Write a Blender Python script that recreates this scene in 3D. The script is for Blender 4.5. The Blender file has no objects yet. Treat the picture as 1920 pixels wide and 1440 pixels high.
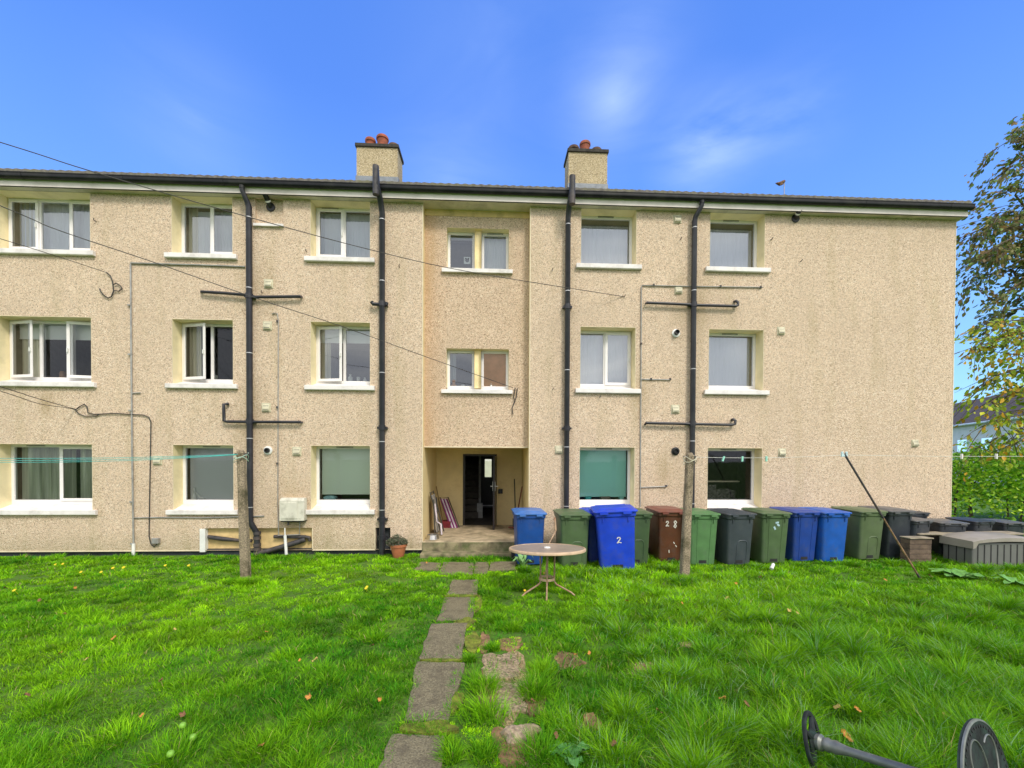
import bpy, math, random
import numpy as np
from mathutils import Vector, Matrix
R = math.radians
random.seed(7)
rng = np.random.default_rng(11)
sc = bpy.context.scene
col = sc.collection

# ------------------------------------------------------------------ camera
YAW, PIT, ROL, DIST, EYE = 0.0460, 0.01323, 0.00435, 8.8, 1.9
FPX, PX, PY = 800.0, 960.0, 872.145
_r = np.array([math.cos(YAW), -math.sin(YAW), 0.]); _f = np.array([math.sin(YAW), math.cos(YAW), 0.]); _u = np.array([0, 0, 1.])
FW = _f * math.cos(PIT) - _u * math.sin(PIT); _u2 = _u * math.cos(PIT) + _f * math.sin(PIT)
RT = _r * math.cos(ROL) + _u2 * math.sin(ROL); UP = _u2 * math.cos(ROL) - _r * math.sin(ROL)
CAM = np.array([0, -DIST, EYE])
cd = bpy.data.cameras.new('camera'); cam = bpy.data.objects.new('camera', cd); col.objects.link(cam); sc.camera = cam
cd.sensor_width = 36; cd.lens = FPX / 1920 * 36; cd.shift_y = (PY - 720) / 1920; cd.clip_end = 2000; cd.clip_start = 0.05
m = Matrix.Identity(4)
for i in range(3):
    m[i][0] = RT[i]; m[i][1] = UP[i]; m[i][2] = -FW[i]; m[i][3] = CAM[i]
cam.matrix_world = m

# ------------------------------------------------------------------ sky, sun, exposure
W = bpy.data.worlds.new('World'); sc.world = W; W.use_nodes = True
nt = W.node_tree; nt.nodes.clear()
def N(t, tree=None, **k):
    n = (tree or nt).nodes.new(t)
    for a, b in k.items(): setattr(n, a, b)
    return n
def L(a, b, tree=None): (tree or nt).links.new(a, b)
SUN_EL, SUN_AZ = R(46), R(152)      # azimuth clockwise from +Y (the sun is behind the camera, to its right)
out = N('ShaderNodeOutputWorld'); bg = N('ShaderNodeBackground'); L(bg.outputs[0], out.inputs[0])
sky = N('ShaderNodeTexSky', sky_type='NISHITA', sun_disc=False, sun_elevation=SUN_EL, sun_rotation=SUN_AZ, air_density=1.0, dust_density=0.6, ozone_density=2.0)
tc = N('ShaderNodeTexCoord'); sep = N('ShaderNodeSeparateXYZ'); L(tc.outputs['Generated'], sep.inputs[0])
def ramp(tree, fac, stops, interp='LINEAR'):
    n = N('ShaderNodeValToRGB', tree); n.color_ramp.interpolation = interp
    e = n.color_ramp.elements
    while len(e) < len(stops): e.new(0.5)
    for q, (p, c) in zip(e, stops): q.position = p; q.color = (*c, 1)
    L(fac, n.inputs[0], tree); return n.outputs[0]
def mixc(tree, fac, a, b, mode='MIX'):
    n = N('ShaderNodeMix', tree, data_type='RGBA', blend_type=mode)
    for s, v in ((0, fac), (6, a), (7, b)):
        if isinstance(v, bpy.types.NodeSocket): L(v, n.inputs[s], tree)
        else: n.inputs[s].default_value = v if s == 0 else (*v, 1)
    return n.outputs[2]
def mth(tree, op, a, b=0.0, c=0.0, clamp=False):
    n = N('ShaderNodeMath', tree, operation=op, use_clamp=clamp)
    for i, v in enumerate((a, b, c)):
        if isinstance(v, bpy.types.NodeSocket): L(v, n.inputs[i], tree)
        else: n.inputs[i].default_value = v
    return n.outputs[0]
# clear blue air over the Nishita sky (values are for a background strength of 0.1)
blue = ramp(nt, sep.outputs['Z'], [(0.0, (4.6, 8.6, 11.5)), (0.16, (2.9, 6.2, 11.0)), (0.36, (1.65, 3.9, 9.8)), (0.62, (0.9, 2.5, 8.2)), (1.0, (0.5, 1.7, 6.5))])
skyc = mixc(nt, 0.85, sky.outputs[0], blue)
mp = N('ShaderNodeMapping'); mp.inputs['Scale'].default_value = (1.0, 1.0, 2.6); L(tc.outputs['Generated'], mp.inputs[0])
n1 = N('ShaderNodeTexNoise'); n1.inputs['Scale'].default_value = 2.1; n1.inputs['Detail'].default_value = 7; n1.inputs['Roughness'].default_value = 0.55; n1.inputs['Distortion'].default_value = 1.2; L(mp.outputs[0], n1.inputs['Vector'])
def wisp(px, py, width, amt):         # a thin cloud in one direction of the sky
    d = FW + RT * (px - PX) / FPX - UP * (py - PY) / FPX; d = d / np.linalg.norm(d)
    v = N('ShaderNodeVectorMath', operation='DISTANCE'); L(tc.outputs['Generated'], v.inputs[0]); v.inputs[1].default_value = tuple(d)
    g = mth(nt, 'DIVIDE', v.outputs['Value'], width); g = mth(nt, 'SUBTRACT', 1.0, g, clamp=True); g = mth(nt, 'MULTIPLY', g, g)
    return mth(nt, 'MULTIPLY', g, amt)
acc = None
for w_ in ((1150, 190, .15, .46), (1320, 270, .13, .60), (1205, 60, .16, .12), (1490, 215, .12, .25), (370, 230, .18, .16), (840, 330, .2, .16), (1400, 240, .1, .2), (930, 100, .3, .1)):
    q = wisp(*w_); acc = q if acc is None else mth(nt, 'ADD', acc, q)
tex = mth(nt, 'MULTIPLY', mth(nt, 'SUBTRACT', n1.outputs[0], 0.28, clamp=True), 3.0, clamp=True)
acc = mth(nt, 'MULTIPLY', acc, tex, clamp=True)
skyc = mixc(nt, acc, skyc, (6.6, 8.2, 11.0))
# a bank of broken cloud fills the half of the sky behind the camera
back = mth(nt, 'MULTIPLY_ADD', sep.outputs['Y'], -3.2, 0.35, clamp=True)
cl = ramp(nt, n1.outputs[0], [(0.3, (6.8, 7.2, 8.2)), (0.5, (9.2, 9.4, 9.8)), (0.68, (12.5, 12.3, 12.0))])
skyc = mixc(nt, back, skyc, cl)
L(skyc, bg.inputs[0]); bg.inputs[1].default_value = 0.1
sd = bpy.data.lights.new('sun', 'SUN'); sd.energy = 2.0; sd.angle = R(14); sd.color = (1.0, 0.93, 0.82)
so = bpy.data.objects.new('sun', sd); col.objects.link(so)
sv = Vector((math.sin(SUN_AZ) * math.cos(SUN_EL), math.cos(SUN_AZ) * math.cos(SUN_EL), math.sin(SUN_EL)))
so.rotation_euler = sv.to_track_quat('Z', 'Y').to_euler(); so.location = (4, -12, 14)
sc.view_settings.view_transform = 'Standard'; sc.view_settings.look = 'None'; sc.view_settings.gamma = 1; sc.view_settings.exposure = 0.42
sc.cycles.transparent_max_bounces = 24; sc.cycles.max_bounces = 8

# ------------------------------------------------------------------ helpers
GZ = -0.05
def ray(x, y): return FW + RT * (x - PX) / FPX - UP * (y - PY) / FPX
def P(x, y, Y=0.0):
    d = ray(x, y); p = CAM + d * ((Y - CAM[1]) / d[1]); return float(p[0]), float(p[2])
def G(x, y, z=GZ):
    d = ray(x, y); p = CAM + d * ((z - CAM[2]) / d[2]); return float(p[0]), float(p[1])
def P3(x, y, Y): a, b = P(x, y, Y); return (a, Y, b)

def tag(o, label=None, cat=None, group=None, kind=None):
    if label: o['label'] = label
    if cat: o['category'] = cat
    if group: o['group'] = group
    if kind: o['kind'] = kind
    return o
def thing(name, label, cat, loc=(0, 0, 0), group=None):
    o = bpy.data.objects.new(name, None); col.objects.link(o); o.location = loc; o.empty_display_size = 0.2
    o.matrix_world = Matrix.Translation(loc)
    return tag(o, label, cat, group)
def wmat(o):
    return (wmat(o.parent) @ o.matrix_parent_inverse @ o.matrix_basis) if o.parent else o.matrix_basis.copy()
class MB:
    def __init__(s): s.v = []; s.f = []; s.m = []; s.cur = 0
    def add(s, vs, fs):
        b = len(s.v); s.v += [tuple(map(float, q)) for q in vs]
        for f in fs: s.f.append([b + i for i in f]); s.m.append(s.cur)
        return s
    def box(s, x0, x1, y0, y1, z0, z1):
        if x0 > x1: x0, x1 = x1, x0
        if y0 > y1: y0, y1 = y1, y0
        if z0 > z1: z0, z1 = z1, z0
        return s.add([(x0, y0, z0), (x1, y0, z0), (x1, y1, z0), (x0, y1, z0), (x0, y0, z1), (x1, y0, z1), (x1, y1, z1), (x0, y1, z1)],
                     [(0, 3, 2, 1), (4, 5, 6, 7), (0, 1, 5, 4), (1, 2, 6, 5), (2, 3, 7, 6), (3, 0, 4, 7)])
    def quad(s, a, b, c, d): return s.add([a, b, c, d], [(0, 1, 2, 3)])
    def prism(s, poly, z0, z1):        # poly counterclockwise in xy
        n = len(poly); v = [(x, y, z0) for x, y in poly] + [(x, y, z1) for x, y in poly]
        return s.add(v, [tuple(range(n))[::-1], tuple(range(n, 2 * n))] + [(i, (i + 1) % n, n + (i + 1) % n, n + i) for i in range(n)])
    def xprism(s, prof, x0, x1):       # prof in (y,z)
        n = len(prof); v = [(x0, y, z) for y, z in prof] + [(x1, y, z) for y, z in prof]
        return s.add(v, [tuple(range(n))[::-1], tuple(range(n, 2 * n))] + [(i, (i + 1) % n, n + (i + 1) % n, n + i) for i in range(n)])
    def tube(s, pts, r, n=10, caps=True, ell=None):
        pts = [Vector(p) for p in pts]; rs = r if isinstance(r, (list, tuple)) else [r] * len(pts)
        rings = []; prev = None
        for i, p in enumerate(pts):
            d = (pts[min(i + 1, len(pts) - 1)] - pts[max(i - 1, 0)])
            if d.length < 1e-9: d = Vector((0, 0, 1))
            d.normalize()
            if prev is None:
                a = d.cross(Vector((0, 0, 1)) if abs(d.z) < 0.9 else Vector((1, 0, 0)))
            else: a = prev - d * prev.dot(d)
            if a.length < 1e-6: a = d.orthogonal()
            a.normalize(); prev = a; b = d.cross(a)
            rings.append([p + (a * math.cos(2 * math.pi * k / n) + b * math.sin(2 * math.pi * k / n)) * rs[i] for k in range(n)])
        v = [q for rg in rings for q in rg]; f = []
        for i in range(len(rings) - 1):
            for k in range(n): f.append((i * n + k, i * n + (k + 1) % n, (i + 1) * n + (k + 1) % n, (i + 1) * n + k))
        if caps: f += [tuple(range(n))[::-1], tuple(range(len(v) - n, len(v)))]
        return s.add(v, f)
    def lathe(s, prof, c=(0, 0, 0), n=24, axis=None):   # prof: (r, h) list
        ax = Vector(axis).normalized() if axis else Vector((0, 0, 1))
        a = ax.orthogonal().normalized() if axis else Vector((1, 0, 0)); b = ax.cross(a); c = Vector(c)
        v = []; f = []
        for r_, h in prof:
            for k in range(n):
                t = 2 * math.pi * k / n; v.append(c + ax * h + (a * math.cos(t) + b * math.sin(t)) * r_)
        for i in range(len(prof) - 1):
            for k in range(n): f.append((i * n + k, i * n + (k + 1) % n, (i + 1) * n + (k + 1) % n, (i + 1) * n + k))
        if prof[0] == prof[-1]: return s.add(v, f)
        if prof[0][0] > 1e-5: f.append(tuple(range(n))[::-1])
        if prof[-1][0] > 1e-5: f.append(tuple(range(len(v) - n, len(v))))
        return s.add(v, f)
    def loft(s, levels, seg=4):        # levels: (z, x0, x1, y0, y1, r[, shear])
        rings = []
        for lv in levels:
            z, x0, x1, y0, y1, r_ = lv[:6]; sh = lv[6] if len(lv) > 6 else 0
            rg = []
            for cx, cy, a0 in ((x1 - r_, y1 - r_, 0), (x0 + r_, y1 - r_, 90), (x0 + r_, y0 + r_, 180), (x1 - r_, y0 + r_, 270)):
                for k in range(seg + 1):
                    t = R(a0 + 90 * k / seg); x = cx + r_ * math.cos(t); y = cy + r_ * math.sin(t); rg.append((x, y, z + sh * y))
            rings.append(rg)
        n = len(rings[0]); v = [q for rg in rings for q in rg]
        f = [(i * n + k, i * n + (k + 1) % n, (i + 1) * n + (k + 1) % n, (i + 1) * n + k) for i in range(len(rings) - 1) for k in range(n)]
        f += [tuple(range(n))[::-1], tuple(range(len(v) - n, len(v)))]
        return s.add(v, f)
    def build(s, name, mat, parent=None, smooth=False, bevel=0, label=None, local=False, weld=True):
        me = bpy.data.meshes.new(name); me.from_pydata(s.v, [], s.f)
        for mm in (mat if isinstance(mat, (list, tuple)) else [mat]): me.materials.append(mm)
        if any(s.m): me.polygons.foreach_set('material_index', s.m)
        me.update()
        if smooth: me.shade_smooth() if hasattr(me, 'shade_smooth') else None
        o = bpy.data.objects.new(name, me); col.objects.link(o)
        if smooth:
            for p in me.polygons: p.use_smooth = True
            try: me.set_sharp_from_angle(angle=R(smooth if smooth > 1 else 40))
            except Exception: pass
        if bevel:
            b = o.modifiers.new('bevel', 'BEVEL'); b.width = bevel; b.segments = 2; b.limit_method = 'ANGLE'; b.angle_limit = R(40)
        if parent:
            o.parent = parent
            if not local: o.matrix_parent_inverse = wmat(parent).inverted()
        if label: o['label'] = label
        return o

# ------------------------------------------------------------------ materials
def newmat(name):
    mt = bpy.data.materials.new(name); mt.use_nodes = True; t = mt.node_tree
    return mt, t, t.nodes['Principled BSDF']
def mat(name, c, rough=0.6, var=0.12, scale=8.0, bump=0.0, bscale=60.0, metal=0.0, dirt=None, dscale=2.0, damt=0.5, spec=0.5, trans=0.0):
    mt, t, b = newmat(name)
    tcn = N('ShaderNodeTexCoord', t)
    n = N('ShaderNodeTexNoise', t); n.inputs['Scale'].default_value = scale; n.inputs['Detail'].default_value = 6; L(tcn.outputs['Object'], n.inputs['Vector'], t)
    lo = tuple(max(0, q * (1 - var * 1.6)) for q in c); hi = tuple(min(1, q * (1 + var * 1.6)) for q in c)
    cc = ramp(t, n.outputs[0], [(0.3, lo), (0.7, hi)])
    if dirt:
        n2 = N('ShaderNodeTexNoise', t); n2.inputs['Scale'].default_value = dscale; n2.inputs['Detail'].default_value = 8; n2.inputs['Roughness'].default_value = 0.65; L(tcn.outputs['Object'], n2.inputs['Vector'], t)
        fac = ramp(t, n2.outputs[0], [(0.48, (0, 0, 0)), (0.68, (damt,) * 3)])
        cc = mixc(t, fac, cc, dirt)
    L(cc, b.inputs['Base Color'], t)
    b.inputs['Roughness'].default_value = rough; b.inputs['Metallic'].default_value = metal; b.inputs['Specular IOR Level'].default_value = spec
    if bump:
        n3 = N('ShaderNodeTexNoise', t); n3.inputs['Scale'].default_value = bscale; n3.inputs['Detail'].default_value = 4; L(tcn.outputs['Object'], n3.inputs['Vector'], t)
        bp = N('ShaderNodeBump', t); bp.inputs['Strength'].default_value = bump; bp.inputs['Distance'].default_value = 0.01; L(n3.outputs[0], bp.inputs['Height'], t); L(bp.outputs[0], b.inputs['Normal'], t)
    return mt
def pebbledash(name, base, dark, light, stain=(0.42, 0.34, 0.16), orange=False):
    mt, t, b = newmat(name); tcn = N('ShaderNodeTexCoord', t)
    v = N('ShaderNodeTexVoronoi', t); v.inputs['Scale'].default_value = 74; v.inputs['Randomness'].default_value = 1; L(tcn.outputs['Object'], v.inputs['Vector'], t)
    sp = N('ShaderNodeSeparateColor', t); L(v.outputs['Color'], sp.inputs[0], t)
    cc = ramp(t, sp.outputs[0], [(0.0, dark), (0.16, tuple(0.5 * a + 0.5 * b_ for a, b_ in zip(dark, base))), (0.36, base), (0.8, base), (1.0, light)])
    v2 = N('ShaderNodeTexVoronoi', t); v2.inputs['Scale'].default_value = 30; L(tcn.outputs['Object'], v2.inputs['Vector'], t)
    s2 = N('ShaderNodeSeparateColor', t); L(v2.outputs['Color'], s2.inputs[0], t)
    cc = mixc(t, ramp(t, s2.outputs[1], [(0.0, (0.42,) * 3), (0.25, (0, 0, 0))]), cc, tuple(0.62 * q for q in base))
    # broad weathering
    n = N('ShaderNodeTexNoise', t); n.inputs['Scale'].default_value = 0.55; n.inputs['Detail'].default_value = 6; n.inputs['Roughness'].default_value = 0.6; L(tcn.outputs['Object'], n.inputs['Vector'], t)
    cc = mixc(t, ramp(t, n.outputs[0], [(0.42, (0, 0, 0)), (0.72, (0.42,) * 3)]), cc, tuple(0.72 * q for q in base))
    mpn = N('ShaderNodeMapping', t); mpn.inputs['Scale'].default_value = (2.2, 2.2, 0.35); L(tcn.outputs['Object'], mpn.inputs[0], t)
    n2 = N('ShaderNodeTexNoise', t); n2.inputs['Scale'].default_value = 1.3; n2.inputs['Detail'].default_value = 7; L(mpn.outputs[0], n2.inputs['Vector'], t)
    cc = mixc(t, ramp(t, n2.outputs[0], [(0.52, (0, 0, 0)), (0.75, (0.30,) * 3)]), cc, stain)
    # green-brown splash band at the foot of the wall
    sx = N('ShaderNodeSeparateXYZ', t); L(tcn.outputs['Object'], sx.inputs[0], t)
    h = mth(t, 'MULTIPLY_ADD', sx.outputs['Z'], -1.6, 0.75, clamp=True); h = mth(t, 'MULTIPLY', h, n2.outputs[0]); h = mth(t, 'MULTIPLY', h, 1.1, clamp=True)
    cc = mixc(t, h, cc, (0.27, 0.25, 0.12))
    for sx0, sz0, rr0, am in () if orange or 'chimney' in name else ((-8.75, 2.95, .22, .55), (-4.7, 5.35, .5, .35), (-4.75, 2.7, .55, .35), (4.15, 5.2, .6, .4), (3.65, 1.7, .4, .35), (-4.0, .55, .7, .5), (3.1, 3.2, .4, .3)):
        vd = N('ShaderNodeVectorMath', t, operation='DISTANCE'); mp2 = N('ShaderNodeMapping', t); mp2.inputs['Scale'].default_value = (1, 0, .6); L(tcn.outputs['Object'], mp2.inputs[0], t); L(mp2.outputs[0], vd.inputs[0], t); vd.inputs[1].default_value = (sx0, 0, sz0 * .6)
        fq = mth(t, 'SUBTRACT', 1.0, mth(t, 'DIVIDE', vd.outputs['Value'], rr0), clamp=True); fq = mth(t, 'MULTIPLY', mth(t, 'MULTIPLY', fq, n2.outputs[0]), am * 2.2, clamp=True)
        cc = mixc(t, fq, cc, (0.36, 0.26, 0.12))
    if orange:
        g = mth(t, 'MULTIPLY_ADD', sx.outputs['X'], -1.5, -1.4, clamp=True)   # iron-coloured run-off down the left side of the bay
        g = mth(t, 'MULTIPLY', g, n2.outputs[0]); g = mth(t, 'MULTIPLY', g, .9, clamp=True)
        cc = mixc(t, g, cc, (0.62, 0.36, 0.18))
    L(cc, b.inputs['Base Color'], t); b.inputs['Roughness'].default_value = 0.92; b.inputs['Specular IOR Level'].default_value = 0.25
    bp = N('ShaderNodeBump', t); bp.inputs['Strength'].default_value = 0.9; bp.inputs['Distance'].default_value = 0.012
    L(v.outputs['Distance'], bp.inputs['Height'], t); bp.invert = True; L(bp.outputs[0], b.inputs['Normal'], t)
    return mt
M = {}
M['dash'] = pebbledash('pebbledash', (0.79, 0.615, 0.45), (0.36, 0.25, 0.17), (0.94, 0.83, 0.69))
M['dash_bay'] = pebbledash('pebbledash_bay', (0.74, 0.56, 0.40), (0.29, 0.185, 0.12), (0.90, 0.77, 0.60), orange=True)
M['dash_chim'] = pebbledash('pebbledash_chimney', (0.58, 0.47, 0.29), (0.17, 0.12, 0.07), (0.85, 0.75, 0.55), stain=(0.15, 0.12, 0.08))
M['bead'] = mat('render_bead', (0.74, 0.64, 0.46), 0.7, 0.08)
M['cream'] = mat('cream_paint', (0.88, 0.76, 0.47), 0.75, 0.06, 3, dirt=(0.42, 0.34, 0.15), damt=0.35, bump=0.15, bscale=30)
M['porch'] = mat('porch_paint', (0.84, 0.68, 0.36), 0.8, 0.08, 2, dirt=(0.36, 0.25, 0.12), damt=0.35, bump=0.12, bscale=25)
M['upvc'] = mat('white_upvc', (0.86, 0.83, 0.82), 0.35, 0.03, 5, dirt=(0.55, 0.52, 0.42), damt=0.2, dscale=5)
M['sill'] = mat('white_sill_paint', (0.84, 0.80, 0.78), 0.55, 0.04, 4, dirt=(0.38, 0.34, 0.30), damt=0.45, dscale=3.5)
M['fascia'] = mat('fascia_paint', (0.86, 0.78, 0.72), 0.55, 0.05, 3, dirt=(0.42, 0.36, 0.26), damt=0.3)
M['soffit'] = mat('soffit_board', (0.66, 0.60, 0.48), 0.7, 0.08, 3, dirt=(0.2, 0.2, 0.13), damt=0.5)
M['gutter'] = mat('black_gutter_plastic', (0.008, 0.009, 0.012), 0.5, 0.3, 4, dirt=(0.04, 0.04, 0.03), damt=0.5, spec=0.3)
M['pipe'] = mat('charcoal_pipe_plastic', (0.020, 0.020, 0.028), 0.38, 0.15, 5, dirt=(0.10, 0.10, 0.10), damt=0.3)
M['castiron'] = mat('old_cast_iron_pipe', (0.045, 0.042, 0.045), 0.6, 0.3, 12, dirt=(0.14, 0.10, 0.08), damt=0.5, bump=0.3)
M['clip'] = mat('pipe_clip_metal', (0.6, 0.6, 0.62), 0.35, 0.1, metal=0.4)
M['galv'] = mat('galvanised_conduit', (0.36, 0.36, 0.35), 0.5, 0.15, 10, metal=0.3, dirt=(0.2, 0.15, 0.1), damt=0.4)
M['tile'] = mat('concrete_roof_tile', (0.16, 0.145, 0.13), 0.9, 0.3, 14, dirt=(0.20, 0.19, 0.10), damt=0.7, bump=0.5)
M['lead'] = mat('lead_flashing', (0.22, 0.24, 0.27), 0.55, 0.15, 9)
M['cope'] = mat('weathered_coping', (0.045, 0.04, 0.033), 0.9, 0.3, 14, bump=0.4)
M['pot'] = mat('terracotta_chimney_pot', (0.33, 0.085, 0.04), 0.8, 0.2, 9, dirt=(0.16, 0.07, 0.04), damt=0.5)
M['pot_old'] = mat('sooty_chimney_pot', (0.09, 0.05, 0.035), 0.85, 0.3, 9)
M['plinth'] = mat('bitumen_plinth', (0.028, 0.032, 0.042), 0.8, 0.3, 6, dirt=(0.05, 0.07, 0.03), damt=0.6)
M['tan'] = mat('tan_plaster_panel', (0.74, 0.54, 0.25), 0.8, 0.08, 5, dirt=(0.32, 0.24, 0.11), damt=0.5, dscale=4)
M['vent'] = mat('vent_plastic', (0.62, 0.58, 0.42), 0.6, 0.08, 9, dirt=(0.3, 0.28, 0.2), damt=0.5, dscale=8)
M['black'] = mat('black_plastic', (0.012, 0.012, 0.013), 0.45, 0.2)
M['white'] = mat('white_plastic', (0.8, 0.8, 0.77), 0.45, 0.05)
M['meter'] = mat('meter_box_grp', (0.66, 0.64, 0.54), 0.6, 0.06, 6, dirt=(0.30, 0.29, 0.22), damt=0.7, dscale=5)
M['cable'] = mat('cable_sheath', (0.05, 0.045, 0.04), 0.6, 0.2)
M['cable_w'] = mat('overhead_cable', (0.06, 0.055, 0.05), 0.6, 0.2)
M['concrete'] = mat('porch_concrete', (0.44, 0.35, 0.23), 0.9, 0.2, 5, dirt=(0.13, 0.12, 0.06), damt=0.6, dscale=3, bump=0.35)
M['step'] = mat('mossy_step', (0.22, 0.19, 0.11), 0.95, 0.3, 7, dirt=(0.07, 0.11, 0.025), damt=0.75, dscale=5, bump=0.5)
M['door'] = mat('dark_door_paint', (0.020, 0.014, 0.018), 0.4, 0.15)
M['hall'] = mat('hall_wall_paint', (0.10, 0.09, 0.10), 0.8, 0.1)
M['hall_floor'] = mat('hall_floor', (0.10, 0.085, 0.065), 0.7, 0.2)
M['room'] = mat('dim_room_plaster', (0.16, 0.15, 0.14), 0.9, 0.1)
M['post'] = mat('aggregate_concrete_post', (0.30, 0.24, 0.165), 0.95, 0.4, 60, dirt=(0.075, 0.065, 0.03), damt=0.9, dscale=5, bump=1.0, bscale=70)
M['slab'] = mat('paving_slab', (0.21, 0.18, 0.105), 0.95, 0.33, 75, dirt=(0.10, 0.08, 0.05), damt=0.75, dscale=7.0, bump=1.0, bscale=110)
M['rubble'] = mat('pale_broken_concrete', (0.40, 0.30, 0.19), 0.95, 0.3, 40, dirt=(0.16, 0.12, 0.06), damt=0.7, dscale=5, bump=1.0, bscale=30)
M['straw_slab'] = mat('worn_sandy_slab', (0.33, 0.25, 0.15), 1.0, .35, 45, dirt=(0.17, 0.13, 0.06), damt=.8, dscale=7, bump=1.0, bscale=60)
M['soil'] = mat('bare_soil', (0.25, 0.14, 0.07), 1.0, 0.35, 12, dirt=(0.12, 0.12, 0.03), damt=0.8, dscale=8, bump=1.0, bscale=40)
M['moss'] = mat('moss', (0.17, 0.19, 0.02), 1.0, 0.35, 16, bump=1.0, bscale=90)

def glass_mat(name, refl=0.30, tint=(0.80, 0.84, 0.84)):
    mt, t, b = newmat(name); t.nodes.remove(b); o = [q for q in t.nodes if q.type == 'OUTPUT_MATERIAL'][0]
    tr = N('ShaderNodeBsdfTransparent', t); tr.inputs[0].default_value = (*tint, 1)
    gl = N('ShaderNodeBsdfGlossy', t); gl.inputs['Roughness'].default_value = 0.02; gl.inputs['Color'].default_value = (0.93, 0.95, 1, 1)
    fr = N('ShaderNodeFresnel', t); fr.inputs[0].default_value = 1.5
    f = mth(t, 'MULTIPLY_ADD', fr.outputs[0], 1.2, refl - 0.05, clamp=True)
    # slight waviness of the pane
    tcn = N('ShaderNodeTexCoord', t); n = N('ShaderNodeTexNoise', t); n.inputs['Scale'].default_value = 1.3; L(tcn.outputs['Object'], n.inputs['Vector'], t)
    bp = N('ShaderNodeBump', t); bp.inputs['Strength'].default_value = 0.07; bp.inputs['Distance'].default_value = 0.02; L(n.outputs[0], bp.inputs['Height'], t); L(bp.outputs[0], gl.inputs['Normal'], t)
    mx = N('ShaderNodeMixShader', t); L(f, mx.inputs[0], t); L(tr.outputs[0], mx.inputs[1], t); L(gl.outputs[0], mx.inputs[2], t); L(mx.outputs[0], o.inputs[0], t)
    return mt
M['glass'] = glass_mat('window_glass', 0.16, (.90, .93, .93)); M['glass_hi'] = glass_mat('coated_window_glass', 0.26, (.88, .91, .93)); M['glass_lo'] = glass_mat('clear_window_glass', 0.045, (.95, .96, .95))
def cloth(name, c, fold_shade=0.0, fscale=18):
    mt, t, b = newmat(name); tcn = N('ShaderNodeTexCoord', t)
    w = N('ShaderNodeTexNoise', t); w.inputs['Scale'].default_value = 5
    mpn = N('ShaderNodeMapping', t); mpn.inputs['Scale'].default_value = (fscale / 5, 1, 0.15); L(tcn.outputs['Object'], mpn.inputs[0], t); L(mpn.outputs[0], w.inputs['Vector'], t)
    cc = ramp(t, w.outputs[0], [(0.3, tuple(q * (1 - fold_shade) for q in c)), (0.7, c)])  # darker stripes put the shade of the folds into the colour
    L(cc, b.inputs['Base Color'], t); b.inputs['Roughness'].default_value = 0.9
    if fold_shade:
        bp = N('ShaderNodeBump', t); bp.inputs['Strength'].default_value = 0.6; bp.inputs['Distance'].default_value = 0.05; L(w.outputs[0], bp.inputs['Height'], t); L(bp.outputs[0], b.inputs['Normal'], t)
    return mt
M['net'] = cloth('net_curtain', (0.80, 0.80, 0.83), 0.02, 40)
M['blind_grey'] = cloth('grey_blind', (0.55, 0.56, 0.58))
M['blind_dark'] = cloth('dark_grey_blind', (0.62, 0.62, 0.62)); M['blind_white'] = cloth('white_roller_blind', (0.75, 0.77, 0.74))
M['blind_sage'] = cloth('sage_roller_blind', (0.80, 0.88, 0.74))
M['blind_teal'] = cloth('teal_roller_blind', (0.40, 0.78, 0.66))
M['curtain'] = cloth('cream_curtain', (0.80, 0.76, 0.60), 0.3, 22)
M['curtain_g'] = cloth('grey_green_curtain', (0.72, 0.76, 0.60), 0.5, 20)
M['board'] = mat('hardboard', (0.72, 0.42, 0.24), 0.8, 0.06)

# ------------------------------------------------------------------ the block of flats
XL, XR = -14.5, 9.947
RL, RR = -1.423, 0.757
WT = 7.09                                   # underside of the soffit
bld = thing('apartment_building', 'three-storey pebbledashed block of flats with white windows and a recessed entrance bay', 'building', (0, 0, GZ))
cols_ = {1: (-9.70, -7.895), 2: (-6.352, -5.184), 3: (-3.661, -2.485), 4: (1.813, 2.970), 5: (4.536, 5.715)}
rows_ = {'T': (5.94, WT), 'M': (3.375, 4.656), 'G': (0.867, 2.161)}
ops = [(a, b, rows_[r][0], rows_[r][1]) for a, b in cols_.values() for r in rows_]
NX0, NZ0 = P(478, 421)[0], P(500, 421)[1]; NX1 = P(531, 400)[0]
niche = (-4.74, NX1, NZ0, WT)
pl, pr = P(383, 1010)[0], P(585.5, 1010)[0]; pzt = P(420, 990.3)[1]
panel = (pl, pr, 0.05, pzt)
p2l, p2r = P(704, 1010)[0], P(732, 1010)[0]
notch = (p2l, p2r, 0.05, pzt)
holes = ops + [niche, panel, notch]
def wall_grid(mb, x0, x1, z0, z1, holes, Y, flip=False):
    xs = sorted({x0, x1, *[q for h in holes for q in h[:2] if x0 < q < x1]}); zs = sorted({z0, z1, *[q for h in holes for q in h[2:] if z0 < q < z1]})
    for i in range(len(xs) - 1):
        for j in range(len(zs) - 1):
            cx, cz = (xs[i] + xs[i + 1]) / 2, (zs[j] + zs[j + 1]) / 2
            if any(h[0] < cx < h[1] and h[2] < cz < h[3] for h in holes): continue
            q = [(xs[i], Y, zs[j]), (xs[i + 1], Y, zs[j]), (xs[i + 1], Y, zs[j + 1]), (xs[i], Y, zs[j + 1])]
            mb.quad(*(q[::-1] if flip else q))
HB = 0.05                                   # lower edge of the render
mb = MB()
wall_grid(mb, XL, RL, HB, WT + 0.3, holes, 0.0); wall_grid(mb, RR, XR, HB, WT + 0.3, holes, 0.0)
for a, b, sgn in ((XL, RL, 1), (RR, XR, 1)): mb.quad((a, 0, HB), (b, 0, HB), (b, 0.08, HB), (a, 0.08, HB))
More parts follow.
